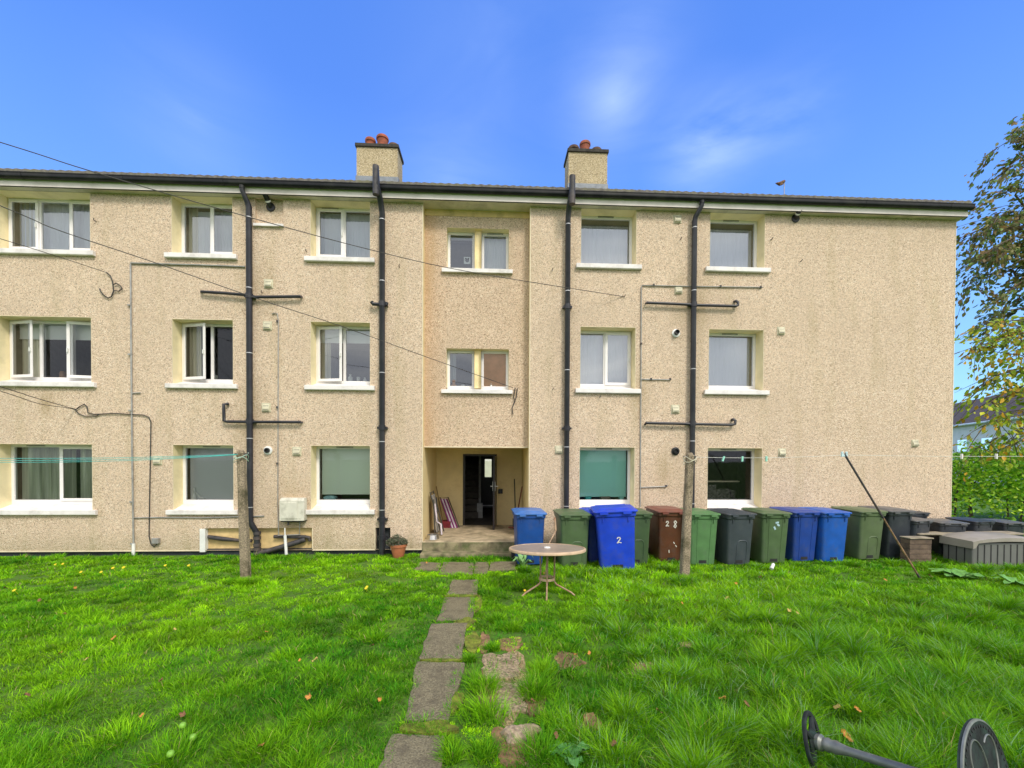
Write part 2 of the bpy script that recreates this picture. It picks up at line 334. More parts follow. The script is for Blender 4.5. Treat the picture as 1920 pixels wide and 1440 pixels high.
mb.quad((XR, 0, HB), (XR, 8, HB), (XR, 8, WT + 0.3), (XR, 0, WT + 0.3)); mb.quad((XL, 8, HB), (XL, 0, HB), (XL, 0, WT + 0.3), (XL, 8, WT + 0.3))
RIDGE_Y, RIDGE_Z = 4.0, 7.25 + 0.615 * 4.2
for x in (XL, XR): mb.add([(x, 0, WT + .3), (x, 8, WT + .3), (x, RIDGE_Y, RIDGE_Z - .1)], [(0, 1, 2)])
# little reveals of the infilled niche and of the low panels
for (a, b, c, d), dep in ((niche, .05), (panel, .10), (notch, .12)):
    mb.quad((a, 0, c), (a, 0, d), (a, dep, d), (a, dep, c)); mb.quad((b, 0, c), (b, dep, c), (b, dep, d), (b, 0, d)); mb.quad((a, 0, d), (b, 0, d), (b, dep, d), (a, dep, d))
mb.quad((niche[0], .05, niche[2]), (niche[1], .05, niche[2]), (niche[1], .05, niche[3]), (niche[0], .05, niche[3]))
# rear wall with the opening of the street door
wall_grid(mb, XL, XR, GZ, WT + .3, [(-0.62, 0.42, .215, 2.3)], 8.0, True)
wall_mb = mb
# the entrance bay, 0.2 m back
bw = [(P(837.8, 470, .2)[0], P(954.2, 470, .2)[0], P(900, 506.2, .2)[1], P(900, 428.4, .2)[1]), (P(837, 700, .2)[0], P(954, 700, .2)[0], P(900, 731.4, .2)[1], P(900, 654, .2)[1])]
PH = P(900, 838.3, .2)[1]
mb = MB(); wall_grid(mb, RL, RR, PH, WT - .13, bw, .2)
mb.build('bay_wall', M['dash_bay'], bld)
mb = MB(); mb.box(RL, RR, .19, .3, WT - .13, WT + .02); mb.build('bay_header', M['tan'], bld)
# bay and porch side walls (smooth paint), back wall, ceiling
PB = 2.15; FZ = 0.215
dxl, dxr, dzt = P(868, 920, PB)[0], P(931.5, 920, PB)[0], P(900, 851.5, PB)[1]
mb = MB()
mb.quad((RL, 0, GZ), (RL, 0, WT), (RL, PB, WT), (RL, PB, GZ)); mb.quad((RR, 0, GZ), (RR, PB, GZ), (RR, PB, WT), (RR, 0, WT))
wall_grid(mb, RL, RR, GZ, PH + .01, [(dxl, dxr, FZ - .3, dzt)], PB)
mb.quad((RL, .2, PH), (RR, .2, PH), (RR, PB, PH), (RL, PB, PH))
mb.build('porch_lining', M['porch'], bld)
mb = wall_mb; mb.cur = 1; e = .016
mb.box(RL - e, RL + .004, -.006, .004, HB, WT); mb.box(RR - .004, RR + e, -.006, .004, FZ + .7, WT)
mb.box(RL, RR, .192, .21, PH - .012, PH + .012)
for a, b in ((XL, pl), (pr, p2l), (p2r, RL)): mb.box(a, b, -.006, .006, HB - .012, HB + .012)
mb.box(p2l - .014, p2l, -.006, .004, HB, pzt); mb.box(pr - .002, pr + .014, -.006, .004, HB, pzt); mb.box(XR - .014, XR + .004, -.006, .01, HB, WT)
for a, b, c, d in ops[:]:
    mb.box(a - .006, a + .001, -.003, .004, c, d); mb.box(b - .001, b + .006, -.003, .004, c, d)
    if d < WT: mb.box(a, b, -.003, .004, d - .001, d + .007)
mb.build('wall', [M['dash'], M['bead']], bld)
mb = MB()
for a, b in ((XL, RL), (RR, XR - .03)): mb.box(a, b, .05, .3, GZ - .4, HB + .02)
mb.build('plinth', M['plinth'], bld)
mb = MB(); mb.box(pl, pr, .095, .12, GZ - .1, pzt); mb.build('plaster_panel', M['tan'], bld)
mb = MB(); mb.box(pl - .085, pl + .02, -.008, .09, HB - .03, pzt - .01); mb.build('panel_edging', M['white'], bld)
mb = MB(); mb.box(p2l, p2r, .11, .14, GZ - .1, pzt); mb.build('notch_back', M['plinth'], bld)
mb = MB(); mb.box(niche[0] - .02, niche[1] + .015, -.05, .05, NZ0 - .05, NZ0); mb.build('ledge', M['sill'], bld)
# floors and cross walls inside, so that rooms are rooms
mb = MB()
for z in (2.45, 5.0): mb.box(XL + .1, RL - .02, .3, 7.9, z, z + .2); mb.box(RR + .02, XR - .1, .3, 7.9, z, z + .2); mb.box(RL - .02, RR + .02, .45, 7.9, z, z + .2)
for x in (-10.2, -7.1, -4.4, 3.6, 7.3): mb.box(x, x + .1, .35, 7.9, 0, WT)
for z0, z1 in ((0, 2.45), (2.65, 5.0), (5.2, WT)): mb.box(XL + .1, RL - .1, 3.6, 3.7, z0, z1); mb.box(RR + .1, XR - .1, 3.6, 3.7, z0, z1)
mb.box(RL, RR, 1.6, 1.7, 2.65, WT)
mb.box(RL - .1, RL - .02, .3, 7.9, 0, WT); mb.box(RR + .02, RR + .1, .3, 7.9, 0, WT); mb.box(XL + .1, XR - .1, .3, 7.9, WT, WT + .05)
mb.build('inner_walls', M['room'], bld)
# roof: rows of ribbed tiles
def roof():
    nx = 1500; xs = np.linspace(XL - .15, XR + .10, nx); slope = .615
    rib = .022 * np.abs(np.sin((xs) * math.pi / .16))
    v = []; rowsY = []
    courses = [(-.21 + .30 * k, -.21 + .30 * (k + 1)) for k in range(14)]
    for k, (ya, yb) in enumerate(courses):
        for y, lift in ((ya, .035), (yb, .0)):
            yy = min(y, RIDGE_Y); rowsY.append((yy, 7.325 + slope * (yy + .21) + lift))
    V = []; F = []
    base = []
    y0, z0 = rowsY[0]
    for y, z in [(y0, z0 - .05)] + rowsY:
        base.append(len(V)); V += [(x, y, z + r_) for x, r_ in zip(xs, rib)]
    for b0, b1 in zip(base[:-1], base[1:]):
        F += [(b0 + i, b0 + i + 1, b1 + i + 1, b1 + i) for i in range(nx - 1)]
    q = MB(); q.add(V, F)
    zr = rowsY[-1][1]
    q.quad((XR + .10, RIDGE_Y, zr), (XL - .15, RIDGE_Y, zr), (XL - .15, 8.3, 7.35), (XR + .10, 8.3, 7.35))
    q.tube([(XL - .15, RIDGE_Y, zr), (XR + .10, RIDGE_Y, zr)], .12, 12)
    for x in (XL - .15, XR + .05): q.add([(x, -.2, 7.25), (x, RIDGE_Y, zr - .06), (x, 8.3, 7.3), (x, 8.3, 7.2), (x, RIDGE_Y, zr - .22), (x, -.2, 7.18),
                                          (x + .05, -.2, 7.25), (x + .05, RIDGE_Y, zr - .06), (x + .05, 8.3, 7.3), (x + .05, 8.3, 7.2), (x + .05, RIDGE_Y, zr - .22), (x + .05, -.2, 7.18)],
                                         [(0, 1, 4, 5), (1, 2, 3, 4), (6, 11, 10, 7), (7, 10, 9, 8), (0, 6, 7, 1), (5, 4, 10, 11), (0, 5, 11, 6)])
    return q.build('roof', M['tile'], bld)
rf = roof()
mb = MB(); mb.box(XL, XR + .085, -.158, -.135, 7.084, 7.27); mb.box(XR + .06, XR + .085, -.135, 8.1, 7.084, 7.25); mb.build('fascia', M['fascia'], bld)
mb = MB(); mb.box(XL, XR + .06, -.1345, -.002, WT, WT + .02); mb.box(RL, RR, -.002, .19, WT, WT + .02); mb.box(XR + .002, XR + .06, -.002, 8, WT, WT + .02); mb.build('soffit', M['soffit'], bld)
mb = MB(); mb.box(XL, XR + .083, -.155, -.135, 7.076, 7.0835); mb.build('dark_strip', M['gutter'], bld)  # thin dark line drawn between fascia and soffit
gut = MB()
prof = [(-.16, 7.29), (-.162, 7.238)] + [(-.213 + .050 * math.cos(R(a)), 7.238 + .050 * math.sin(R(a))) for a in range(-10, -181, -17)] + [(-.265, 7.275), (-.272, 7.277), (-.272, 7.290), (-.255, 7.290), (-.25, 7.27)]
gut.xprism(prof, XL - .05, XR + .12)
x = XL
while x < XR: gut.xprism([(a * 1.0 + (-.004 if a < -.22 else 0), b - (.004 if b < 7.24 else 0)) for a, b in prof], x, x + .04); x += 1.85
gut.build('gutter', M['gutter'], bld)
# chimneys
def chimney(x0, x1, pots, ztop):
    q = MB(); q.box(x0, x1, 3.0, 3.62, 9.0, ztop - .09); c = q.build('chimney', M['dash_chim'], bld)
    q = MB(); q.box(x0 - .035, x1 + .035, 2.96, 3.66, ztop - .09, ztop); q.build('coping', M['cope'], c, bevel=.012)
    q = MB(); q.box(x0 - .02, x1 + .02, 2.975, 3.645, 9.05, 9.53); q.build('flashing', M['lead'], c)
    for fx, h, r_, mt_ in pots:
        q = MB(); q.lathe([(r_ * 1.12, 0), (r_ * 1.12, .05), (r_, .06), (r_ * .93, h * .6), (r_ * .98, h - .1), (r_ * 1.12, h - .08), (r_ * 1.12, h - .03), (r_, h), (r_ * .8, h), (r_ * .75, h - .1)], (x0 + (x1 - x0) * fx, 3.31, ztop - .004), 20)
        q.build('chimney_pot', mt_, c, smooth=35)
c1 = (P(668.5, 330, 3)[0], P(745.5, 330, 3)[0]); c2 = (P(1066, 330, 3)[0], P(1138.5, 330, 3)[0])
chimney(*c1, [(.26, .34, .13, M['pot']), (.56, .42, .15, M['pot']), (.84, .20, .14, M['pot_old'])], P(700, 270, 3)[1])
chimney(*c2, [(.18, .26, .14, M['pot_old']), (.48, .40, .14, M['pot']), (.78, .22, .14, M['pot_old'])], P(1100, 280, 3)[1])

# ------------------------------------------------------------------ windows
FY = .26
def window(x0, x1, z0, z1, lights, vent=True, cover=None, wy=0.0, dep=FY, gl=None, slope=.085, reveal_mat='cream', ground=False, label=None, sill=True):
    """lights: (fraction0, fraction1, kind, angle); kind 'fix' or 'sash'"""
    wf = wy + dep; gl = gl or ('glass_lo' if ground else 'glass')
    fr = MB(); zb = z0 + (slope if sill else 0); F_ = .056; bt = .06 if not ground else .09
    y0, y1 = wf, wf + .065
    fr.box(x0, x1, y0, y1, z1 - F_, z1); fr.box(x0, x1, y0, y1, zb, zb + bt); fr.box(x0, x0 + F_, y0, y1, zb + bt, z1 - F_); fr.box(x1 - F_, x1, y0, y1, zb + bt, z1 - F_)
    Wd = x1 - x0
    for a, b, k, ang in lights[1:]:
        xm = x0 + Wd * a; fr.box(xm - .027, xm + .027, y0 + .001, y1 - .001, zb + bt, z1 - F_)
    w = fr.build('window', M['upvc'], bld, bevel=.006, label=label)
    rv = MB(); zh = z1 - (.004 if z1 >= WT else 0)
    rv.quad((x0, wy, z0), (x0, wy, zh), (x0, y1, zh), (x0, y1, z0)); rv.quad((x1, wy, z0), (x1, y1, z0), (x1, y1, zh), (x1, wy, zh)); rv.quad((x0, wy, zh), (x1, wy, zh), (x1, y1, zh), (x0, y1, zh))
    rv.build('reveal', M[reveal_mat], w)
    if sill:
        s_ = MB(); t_ = .098
        s_.xprism([(-.07 + wy, z0), (-.07 + wy, z0 - t_ + .012), (-.055 + wy, z0 - t_), (0.0 + wy, z0 - t_ + .004), (0.0 + wy, z0)], x0 - .105, x1 + .105)
        s_.xprism([(wy + .001, z0 - t_ + .01), (wf + .07, z0 - t_ + .01), (wf + .07, zb), (wf - .005, zb), (wy + .001, z0 + .001)], x0 + .001, x1 - .001)
        s_.build('sill', M['sill'], w, bevel=.006)
    for a, b, k, ang in lights:
        xa = x0 + (F_ if a == 0 else Wd * a + .027); xb = x0 + Wd * b - (F_ if b == 1 else .027)
        za, zc = zb + bt, z1 - F_
        if k == 'sash':
            q = MB(); B_ = .056; xs0, xs1, zs0, zs1 = xa - .022, xb + .022, za - .022, zc + .022
            sy0, sy1 = y0 - .022, y0 - .002
            q.box(xs0, xs1, sy0, sy1, zs1 - B_, zs1); q.box(xs0, xs1, sy0, sy1, zs0, zs0 + B_); q.box(xs0, xs0 + B_, sy0, sy1, zs0 + B_, zs1 - B_); q.box(xs1 - B_, xs1, sy0, sy1, zs0 + B_, zs1 - B_)
            s_ = q.build('sash', M['upvc'], w, bevel=.005)
            g = MB(); g.quad((xs0 + B_ - .003, sy0 + .012, zs0 + B_ - .003), (xs1 - B_ + .003, sy0 + .012, zs0 + B_ - .003), (xs1 - B_ + .003, sy0 + .012, zs1 - B_ + .003), (xs0 + B_ - .003, sy0 + .012, zs1 - B_ + .003))
            p_ = g.build('pane', M[gl], w)
            h = MB(); hx = xs1 - B_ / 2 if (ang >= 0) else xs0 + B_ / 2
            h.box(hx - .01, hx + .01, sy0 - .03, sy0, (zs0 + zs1) / 2 - .06, (zs0 + zs1) / 2 + .02); h_ = h.build('handle', M['white'], w)
            if ang:
                px_, sg = (xs0, -1) if ang > 0 else (xs1, -1)
                T = Matrix.Translation((px_, sy0, 0)) @ Matrix.Rotation(R(-ang), 4, 'Z') @ Matrix.Translation((-px_, -sy0, 0))
                for o in (s_, p_, h_): o.data.transform(T)
        else:
            g = MB(); g.quad((xa - .003, y0 + .03, za - .003), (xb + .003, y0 + .03, za - .003), (xb + .003, y0 + .03, zc + .003), (xa - .003, y0 + .03, zc + .003)); g.build('pane', M[gl], w)
    if vent:
        vx = x0 + Wd * vent if vent is not True else (x0 + x1) / 2
        q = MB(); q.box(vx - .17, vx + .17, y0 - .018, y0 - .001, z1 - .036, z1 - .012); q.build('trickle_vent', M['galv'], w)
    for cv in (cover or []):
        kind, a, b, za, zc, mm = cv       # fractions of the opening
        X0, X1 = x0 + Wd * a, x0 + Wd * b; Z0, Z1 = zb + (z1 - zb) * za, zb + (z1 - zb) * zc
        q = MB()
        if kind == 'curtain':
            n = max(8, int((X1 - X0) / .012)); vs = []; amp = .022
            for i in range(n + 1):
                x = X0 + (X1 - X0) * i / n; y = wf + .16 + ((.004 if mm == 'net' else amp) * math.sin(x * 75 + za) + (.001 if mm == 'net' else .008) * math.sin(x * 190))
                vs += [(x, y, Z0), (x, y, Z1)]
            q.add(vs, [(2 * i, 2 * i + 2, 2 * i + 3, 2 * i + 1) for i in range(n)])
            q.build('curtain', M[mm], w, smooth=80)
        else:
            y = wf + (.045 if mm == 'board' else .12)
            q.box(X0, X1, y, y + .006, Z0, Z1); q.box(X0, X1, y - .006, y + .012, Z0 - .012, Z0 + .012); q.build('blind', M[mm], w)
    return w, (x0, x1, zb, z1, wf)
three = [(0, .33, 'sash', 0), (.33, .66, 'fix', 0), (.66, 1, 'sash', 0)]
def wn(c, r, *a, **k): x0, x1 = cols_[c]; z0, z1 = rows_[r]; return window(x0, x1, z0, z1, *a, **k)
wn(1, 'T', three, False, [('curtain', .03, .97, 0, 1, 'net'), ('curtain', .04, .2, 0, 1, 'curtain')], gl='glass')
wn(2, 'T', [(0, .51, 'fix', 0), (.51, 1, 'sash', 0)], False, [('curtain', .2, .97, 0, .93, 'net'), ('curtain', .05, .2, 0, 1, 'curtain')])
wn(3, 'T', [(0, .49, 'sash', 0), (.49, 1, 'fix', 0)], .25, [('curtain', .03, .97, 0, .97, 'net')])
wn(4, 'T', [(0, 1, 'fix', 0)], True, [('curtain', .03, .97, 0, .88, 'net')], gl='glass_hi')
wn(5, 'T', [(0, 1, 'fix', 0)], True, [('curtain', .03, .97, 0, .88, 'net')], gl='glass_hi')
wn(1, 'M', [(0, .33, 'sash', 13), (.33, .66, 'fix', 0), (.66, 1, 'sash', -10)], False, [('blind', .04, .97, .72, 1, 'blind_white'), ('curtain', .04, .28, 0, 1, 'curtain')], gl='glass_lo')
wn(2, 'M', [(0, .51, 'sash', 16), (.51, 1, 'fix', 0)], False, [('curtain', .05, .24, 0, 1, 'curtain')], gl='glass_lo')
wn(3, 'M', [(0, .49, 'sash', 10), (.49, 1, 'fix', 0)], False, [('blind', .05, .96, .74, 1, 'blind_white'), ('curtain', .05, .2, 0, 1, 'curtain')])
wn(4, 'M', [(0, .5, 'fix', 0), (.5, 1, 'sash', 0)], False, [('curtain', .03, .97, 0, 1, 'net')], gl='glass_hi')
wn(5, 'M', [(0, 1, 'fix', 0)], True, [('curtain', .04, .96, 0, .96, 'net')], gl='glass_hi')  # pale net put in to stand for sky mirrored in this pane
wn(1, 'G', [(0, .53, 'fix', 0), (.53, 1, 'sash', 0)], .27, [('curtain', .03, .62, 0, 1, 'curtain_g'), ('curtain', .66, .97, 0, 1, 'curtain_g')], ground=True)
wn(2, 'G', [(0, 1, 'fix', 0)], True, [('blind', .06, .95, .02, .84, 'blind_dark'), ('blind', .06, .95, .85, 1, 'blind_grey')], ground=True)
wn(3, 'G', [(0, 1, 'fix', 0)], True, [('blind', .06, .95, .17, 1, 'blind_sage')], ground=True)
wn(4, 'G', [(0, 1, 'fix', 0)], True, [('blind', .05, .95, .13, 1, 'blind_teal')], ground=True)
w5, _ = wn(5, 'G', [(0, 1, 'fix', 0)], True, None, ground=True)
# bay windows: two lights either side of a painted post
for k, (a, b, c, d) in enumerate(bw):
    q = MB(); xm0, xm1 = P(890, 470, .2)[0], P(902.5, 470, .2)[0]; zb_ = c + .06
    def lit(x0, x1, cover, gl): return window(x0, x1, c + .05, d, [(0, 1, 'fix', 0)], (True if (x0 > xm0 and k == 0) else False), cover, wy=.2, dep=.17, gl=gl, slope=.0, sill=False)
    if k == 0:
        lit(a, xm0, [('blind', .05, .95, .88, 1, 'blind_grey')], 'glass'); lit(xm1, b, [('curtain', .03, .97, 0, 1, 'net')], 'glass')
    else:
        lit(a, xm0, [('curtain', .05, .3, .2, 1, 'blind_grey')], 'glass'); lit(xm1, b, [('blind', .02, .98, 0.02, .98, 'board')], 'glass_lo')
    q.box(xm0, xm1, .29, .43, c + .05, d); q.quad((xm0, .2, d - .003), (xm1, .2, d - .003), (xm1, .29, d - .003), (xm0, .29, d - .003)); pm = q.build('window_post', M['cream'], bld, bevel=.006)
    q = MB(); t_ = .08
    q.xprism([(.13, c), (.13, c - t_), (.2, c - t_ + .004), (.2, c)], a - .1, b + .08)
    q.xprism([(.201, c - t_ + .01), (.45, c - t_ + .01), (.45, c + .05), (.36, c + .05), (.201, c + .001)], a + .001, b - .001)
    q.build('sill', M['sill'], pm, bevel=.006)

# ------------------------------------------------------------------ downpipes, waste pipes, conduit
def pipe_run(name, pts, r_, mt_, clips=(), collars=(), parent=None):
    q = MB(); q.tube(pts, ([.04, .042, r_ * .9] + [r_] * (len(pts) - 3)) if name == 'downpipe' else r_, 14)
    for z, x in collars: q.tube([(x, -.085, z - .05), (x, -.085, z + .05)], r_ * 1.22, 14); q.box(x - r_ * 1.75, x + r_ * 1.75, -.095, -.005, z - .02, z + .02)
    o = q.build(name, mt_, parent or bld, smooth=45)
    if clips:
        for z, x in clips: q = MB(); q.tube([(x, -.085, z - .007), (x, -.085, z + .007)], r_ * 1.07, 14); q.build('pipe_clip', M['clip'], o, smooth=45)
    return o
def Zs(px, ys): return [P(px, y, -.09)[1] for y in ys]
r1 = .057
x1 = P(467.5, 600, -.085)[0]
pa = pipe_run('downpipe', [(x1 - .05, -.23, 7.17), (x1 - .05, -.23, 7.10), (x1 - .01, -.12, 6.93), (x1, -.085, 6.85), (x1, -.085, .75), (x1 + .01, -.085, .62), (x1 + .09, -.03, .42), (x1 + .10, -.02, .3), (x1 + .10, -.02, -.1)],
         r1, M['pipe'], [(z, x1) for z in Zs(467, (408, 540, 662, 790 + 32, 951))], [(P(468, 555, -.09)[1], x1), (P(468, 790, -.09)[1], x1)])
q = MB()
for z in (.40, .30, .16, .08): q.tube([(x1 + .10, -.02, z - .03), (x1 + .10, -.02, z + .03)], r1 * 1.25, 14)
q.build('pipe_collar', M['castiron'], pa, smooth=45)
x2 = P(716.5, 650, -.085)[0]
zt2 = P(706, 316, -.3)[1]
pipe_run('soil_pipe', [(x2 - .05, -.37, zt2), (x2 - .03, -.37, 7.2), (x2 - .005, -.2, 7.0), (x2, -.085, 6.82), (x2, -.085, .25), (x2, -.085, -.1)], r1, M['pipe'],
         [(z, x2) for z in Zs(716, (412, 527, 699, 828, 956))], [(P(716, 570, -.09)[1], x2), (P(716, 802, -.09)[1], x2), (P(716, 974, -.09)[1], x2), (P(716, 1008, -.09)[1], x2)])
x3 = P(1064, 600, -.085)[0]
zt3 = P(1067, 330, -.37)[1]
pipe_run('soil_pipe', [(x3 + .03, -.37, zt3), (x3 + .02, -.37, 7.2), (x3, -.2, 7.0), (x3, -.085, 6.82), (x3, -.085, -.1)], r1 * .96, M['pipe'],
         [(z, x3) for z in Zs(1064, (421, 546, 694, 838, 949))], [(P(1064, 575, -.09)[1], x3), (P(1064, 803, -.09)[1], x3)])
x4 = P(1300.5, 600, -.085)[0]
pb = pipe_run('downpipe', [(x4 + .08, -.23, 7.17), (x4 + .08, -.23, 7.09), (x4 + .01, -.12, 6.93), (x4, -.085, 6.85), (x4, -.085, -.1)], r1 * .95, M['pipe'],
         [(z, x4) for z in Zs(1300, (427, 545, 692, 827, 944))], [(P(1300, 571, -.09)[1], x4), (P(1300, 794, -.09)[1], x4)])
# vent tops of the two soil pipes are grey above the gutter
for x_, zt in ((x2 - .05, zt2), (x3 + .03, zt3)):
    q = MB(); q.tube([(x_, -.37, zt - .55), (x_, -.37, zt + .004)], r1 * 1.05, 14); q.build('vent_top', M['castiron'], bld, smooth=45)
# lead droppers from the gutters
q = MB(); q.tube([(x1 - .05, -.23, 7.18), (x1 - .05, -.23, 7.12)], .048, 12); q.tube([(x4 + .08, -.23, 7.18), (x4 + .08, -.23, 7.12)], .048, 12); q.build('gutter_outlet', M['gutter'], bld, smooth=45)
wr = .029
def wp(*pts): q = MB(); q.tube([P3(a, b, c) for a, b, c in pts], wr, 10); return q.build('waste_pipe', M['pipe'], bld, smooth=45)
wp((378, 547, .02), (378.5, 547, -.07), (420, 549.5, -.08), (466, 553.5, -.08)); wp((468, 557, -.08), (520, 556.5, -.08), (564, 556, -.08), (566, 557, .02))
wp((427, 757.5, .02), (427, 757.5, -.04), (419.5, 758, -.08), (419.5, 772, -.08), (420, 789, -.08), (426, 790.5, -.08), (470, 791, -.08)); wp((470, 791, -.08), (564, 791.5, -.08), (567, 792, .02))
wp((1211, 569, .02), (1212, 567.5, -.08), (1250, 569, -.08), (1302, 571.5, -.08)); wp((1302, 572, -.08), (1380, 574, -.08), (1383.5, 572, -.08), (1384, 567, -.08), (1380, 564.5, -.06), (1376, 566, .02))
wp((1209, 796, .02), (1211, 793, -.08), (1302, 795, -.08)); wp((1302, 795, -.08), (1372, 796.5, -.08), (1378, 795, -.08), (1379, 789, -.08), (1375, 786, -.06), (1371, 788, .02))
q = MB(); q.tube([P3(716, 571, -.09), P3(699, 570, -.09), P3(697, 566, -.09)], [.035, .035, .04], 10); q.tube([P3(724, 572, -.09), P3(726, 567, -.09)], .03, 10); q.build('waste_pipe', M['pipe'], bld, smooth=45)
# low waste pipes on the tan panel
q = MB(); q.tube([P3(392, 1006, .1), P3(394, 1007, .03), P3(415, 1010, .03), P3(445, 1013, .02), P3(472, 1014, .0)], [.035, .04, .045, .035, .035], 12); q.build('waste_pipe', M['castiron'], bld, smooth=45)
q = MB(); q.tube([P3(514, 1006, .03), P3(572, 1006.5, .03), P3(580, 1008, .03), P3(581, 1014, .05)], .036, 12); q.build('waste_pipe', M['castiron'], bld, smooth=45)
q = MB(); q.tube([P3(572, 1011, .04), P3(560, 1016, .0), P3(520, 1028, -.03), P3(478, 1040, -.06)], [.05, .055, .05, .05], 12); q.build('waste_pipe', M['castiron'], bld, smooth=45)
def conduit(*pts, r_=.011, mt_='galv', Y=-.02):
    q = MB(); q.tube([P3(a, b, Y) for a, b in pts], r_, 8)
    return q.build('conduit', M[mt_], bld, smooth=45)
k1 = conduit((459, 500), (380, 497), (246, 493), (245, 496), (246, 640), (248, 860), (250.5, 1022), r_=.016)
q = MB(); q.tube([P3(250.5, 1019, -.02), P3(250, 1046, -.03)], .03, 10); q.build('drain_stub', M['white'], bld, smooth=45)
for a, b in ((245, 573), (246, 665), (247, 770), (249, 941), (250, 1019), (300, 496), (412, 499)): x, z = P(a, b); q = MB(); q.box(x - .03, x + .03, -.045, 0, z - .013, z + .013); q.build('conduit_clip', M['galv'], k1)
conduit((250, 971), (300, 970), (380, 971), (495, 967.5)); conduit((247, 737), (263, 736.5))
conduit((510, 589), (513, 587), (520, 587.5), (522, 600), (521.5, 760), (521, 945), (522.5, 1004), r_=.010)
conduit((521, 1004), (562, 1002.5), (562, 978))
conduit((1430, 538.5), (1300, 537), (1204, 535), (1202.5, 540), (1202, 700), (1200.5, 950), r_=.012)
conduit((1201, 711), (1258, 712)); conduit((1200, 914), (1250, 912), (1252, 909))
q = MB()
for a, b in ((1225, 535), (1350, 537.5), (1201.5, 645), (1425, 539), (1220, 711), (1256, 711), (1248, 911), (521, 603), (521, 764), (521, 869)): x, z = P(a, b); q = MB(); q.box(x - .015, x + .015, -.04, 0, z - .02, z + .02); q.build('conduit_clip', M['castiron'], bld)
# wall cable run on the left
q = MB(); q.tube([P3(a, b, -.025) for a, b in ((142, 768), (150, 762), (158, 758), (163, 762), (165, 774), (178, 777), (215, 775), (246, 777), (268, 778), (279, 782), (283, 792), (282, 850), (280.5, 940), (279.5, 1005), (283, 1020), (289, 1025), (296, 1018))], .010, 8); o = q.build('wall_cable', M['cable'], bld, smooth=60)
q = MB(); q.tube([P3(a, b, -.025) for a, b in ((140, 767), (148, 776), (158, 780), (180, 780.5), (186, 777))], .009, 8); q.build('wall_cable', M['cable'], bld, smooth=60)
q = MB(); q.tube([P3(a, b, -.03) for a, b in ((200, 511), (207, 517), (211, 528), (213, 545), (209, 556), (203, 559), (194, 553), (188, 545), (187, 541))], .011, 8)
q.tube([P3(a, b, -.03) for a, b in ((211, 534), (218, 531), (226, 536), (229, 541), (223, 546), (214, 545))], .010, 8); q.build('wall_cable', M['cable'], bld, smooth=60)
q = MB(); q.tube([P3(a, b, .17) for a, b in ((966, 727), (963, 745), (966, 752), (960, 765), (962, 777))], .010, 8); q.tube([P3(a, b, .17) for a, b in ((970, 728), (968, 745), (962, 760))], .010, 8); q.build('wall_cable', M['cable'], bld, smooth=60)
x, z = P(295, 1013); q = MB(); q.box(x - .065, x + .065, -.07, 0, z - .06, z + .05); q.build('junction_box', M['galv'], bld, bevel=.01)
q = MB()
for a, b in ((575, 472), (749, 501), (492, 549), (1035, 508), (1036, 731), (1381, 1), (1170, 557), (1124, 745), (180, 415), (1275, 450), (1445, 450), (1500, 491), (1258, 804)):
    if b < 10: continue
    x, z = P(a, b); q = MB(); q.tube([(x, 0, z), (x, -.05, z), (x + .012, -.06, z + .03)], .008, 6); q.build('wall_hook', M['castiron'], bld, smooth=60)
# square air vents
for a, b, s_ in ((504, 532, 16), (502, 611, 16), (499.5, 764, 16), (557, 846, 16), (296, 863, 16), (1270, 411, 15), (1272, 544, 15), (1266, 767, 16), (1464, 620.5, 15), (1466, 848, 15), (1715, 831, 14), (1048, 843, 15)):
    x, z = P(a, b); h = s_ / 2 * .0113
    q = MB(); q.box(x - h, x + h, -.012, 0, z - h, z + h); q.xprism([(-.045, z - h * .2), (-.045, z - h * .75), (-.013, z - h * .85), (-.013, z + h * .8)], x - h * .75, x + h * .75)
    v = q.build('air_vent', M['vent'], bld, bevel=.004)
    q = MB()
    for k in range(4): zz = z - h * .55 + k * h * .3; q.box(x - h * .6, x + h * .6, -.05 + k * .007, -.046 + k * .007, zz, zz + .006)
    q.build('louvre', M['castiron'], v)
# boiler flues
def flue(a, b, ring, up, Y0=0.0):
    x, z = P(a, b, Y0); q = MB(); q.lathe([(.085, 0), (.085, .02), (.06, .028)], (x, Y0, z), 20, (0, -1, 0)); f_ = q.build('boiler_flue', ring, bld, smooth=40)
    d = Vector((-.15 if up > .3 else -.03, -1, up)).normalized(); fl_ = .07 + abs(up) * .2; q = MB(); q.lathe([(.05, 0), (.05, fl_), (.042, fl_), (.042, fl_ * .5)], Vector((x, Y0 - .0, z)), 18, d); q.build('flue_pipe', M['black'], f_, smooth=40)
    if up > .5:
        q = MB(); q.lathe([(.052, .10), (.052, .13)], Vector((x, Y0, z)), 18, d); q.build('flue_band', M['white'], f_, smooth=40)
flue(508, 389, M['black'], .9, .05); flue(1491, 410, M['black'], .55)
flue(503, 844.5, M['white'], .0); flue(1267, 625, M['white'], .1); flue(1266, 846, M['black'], .0)
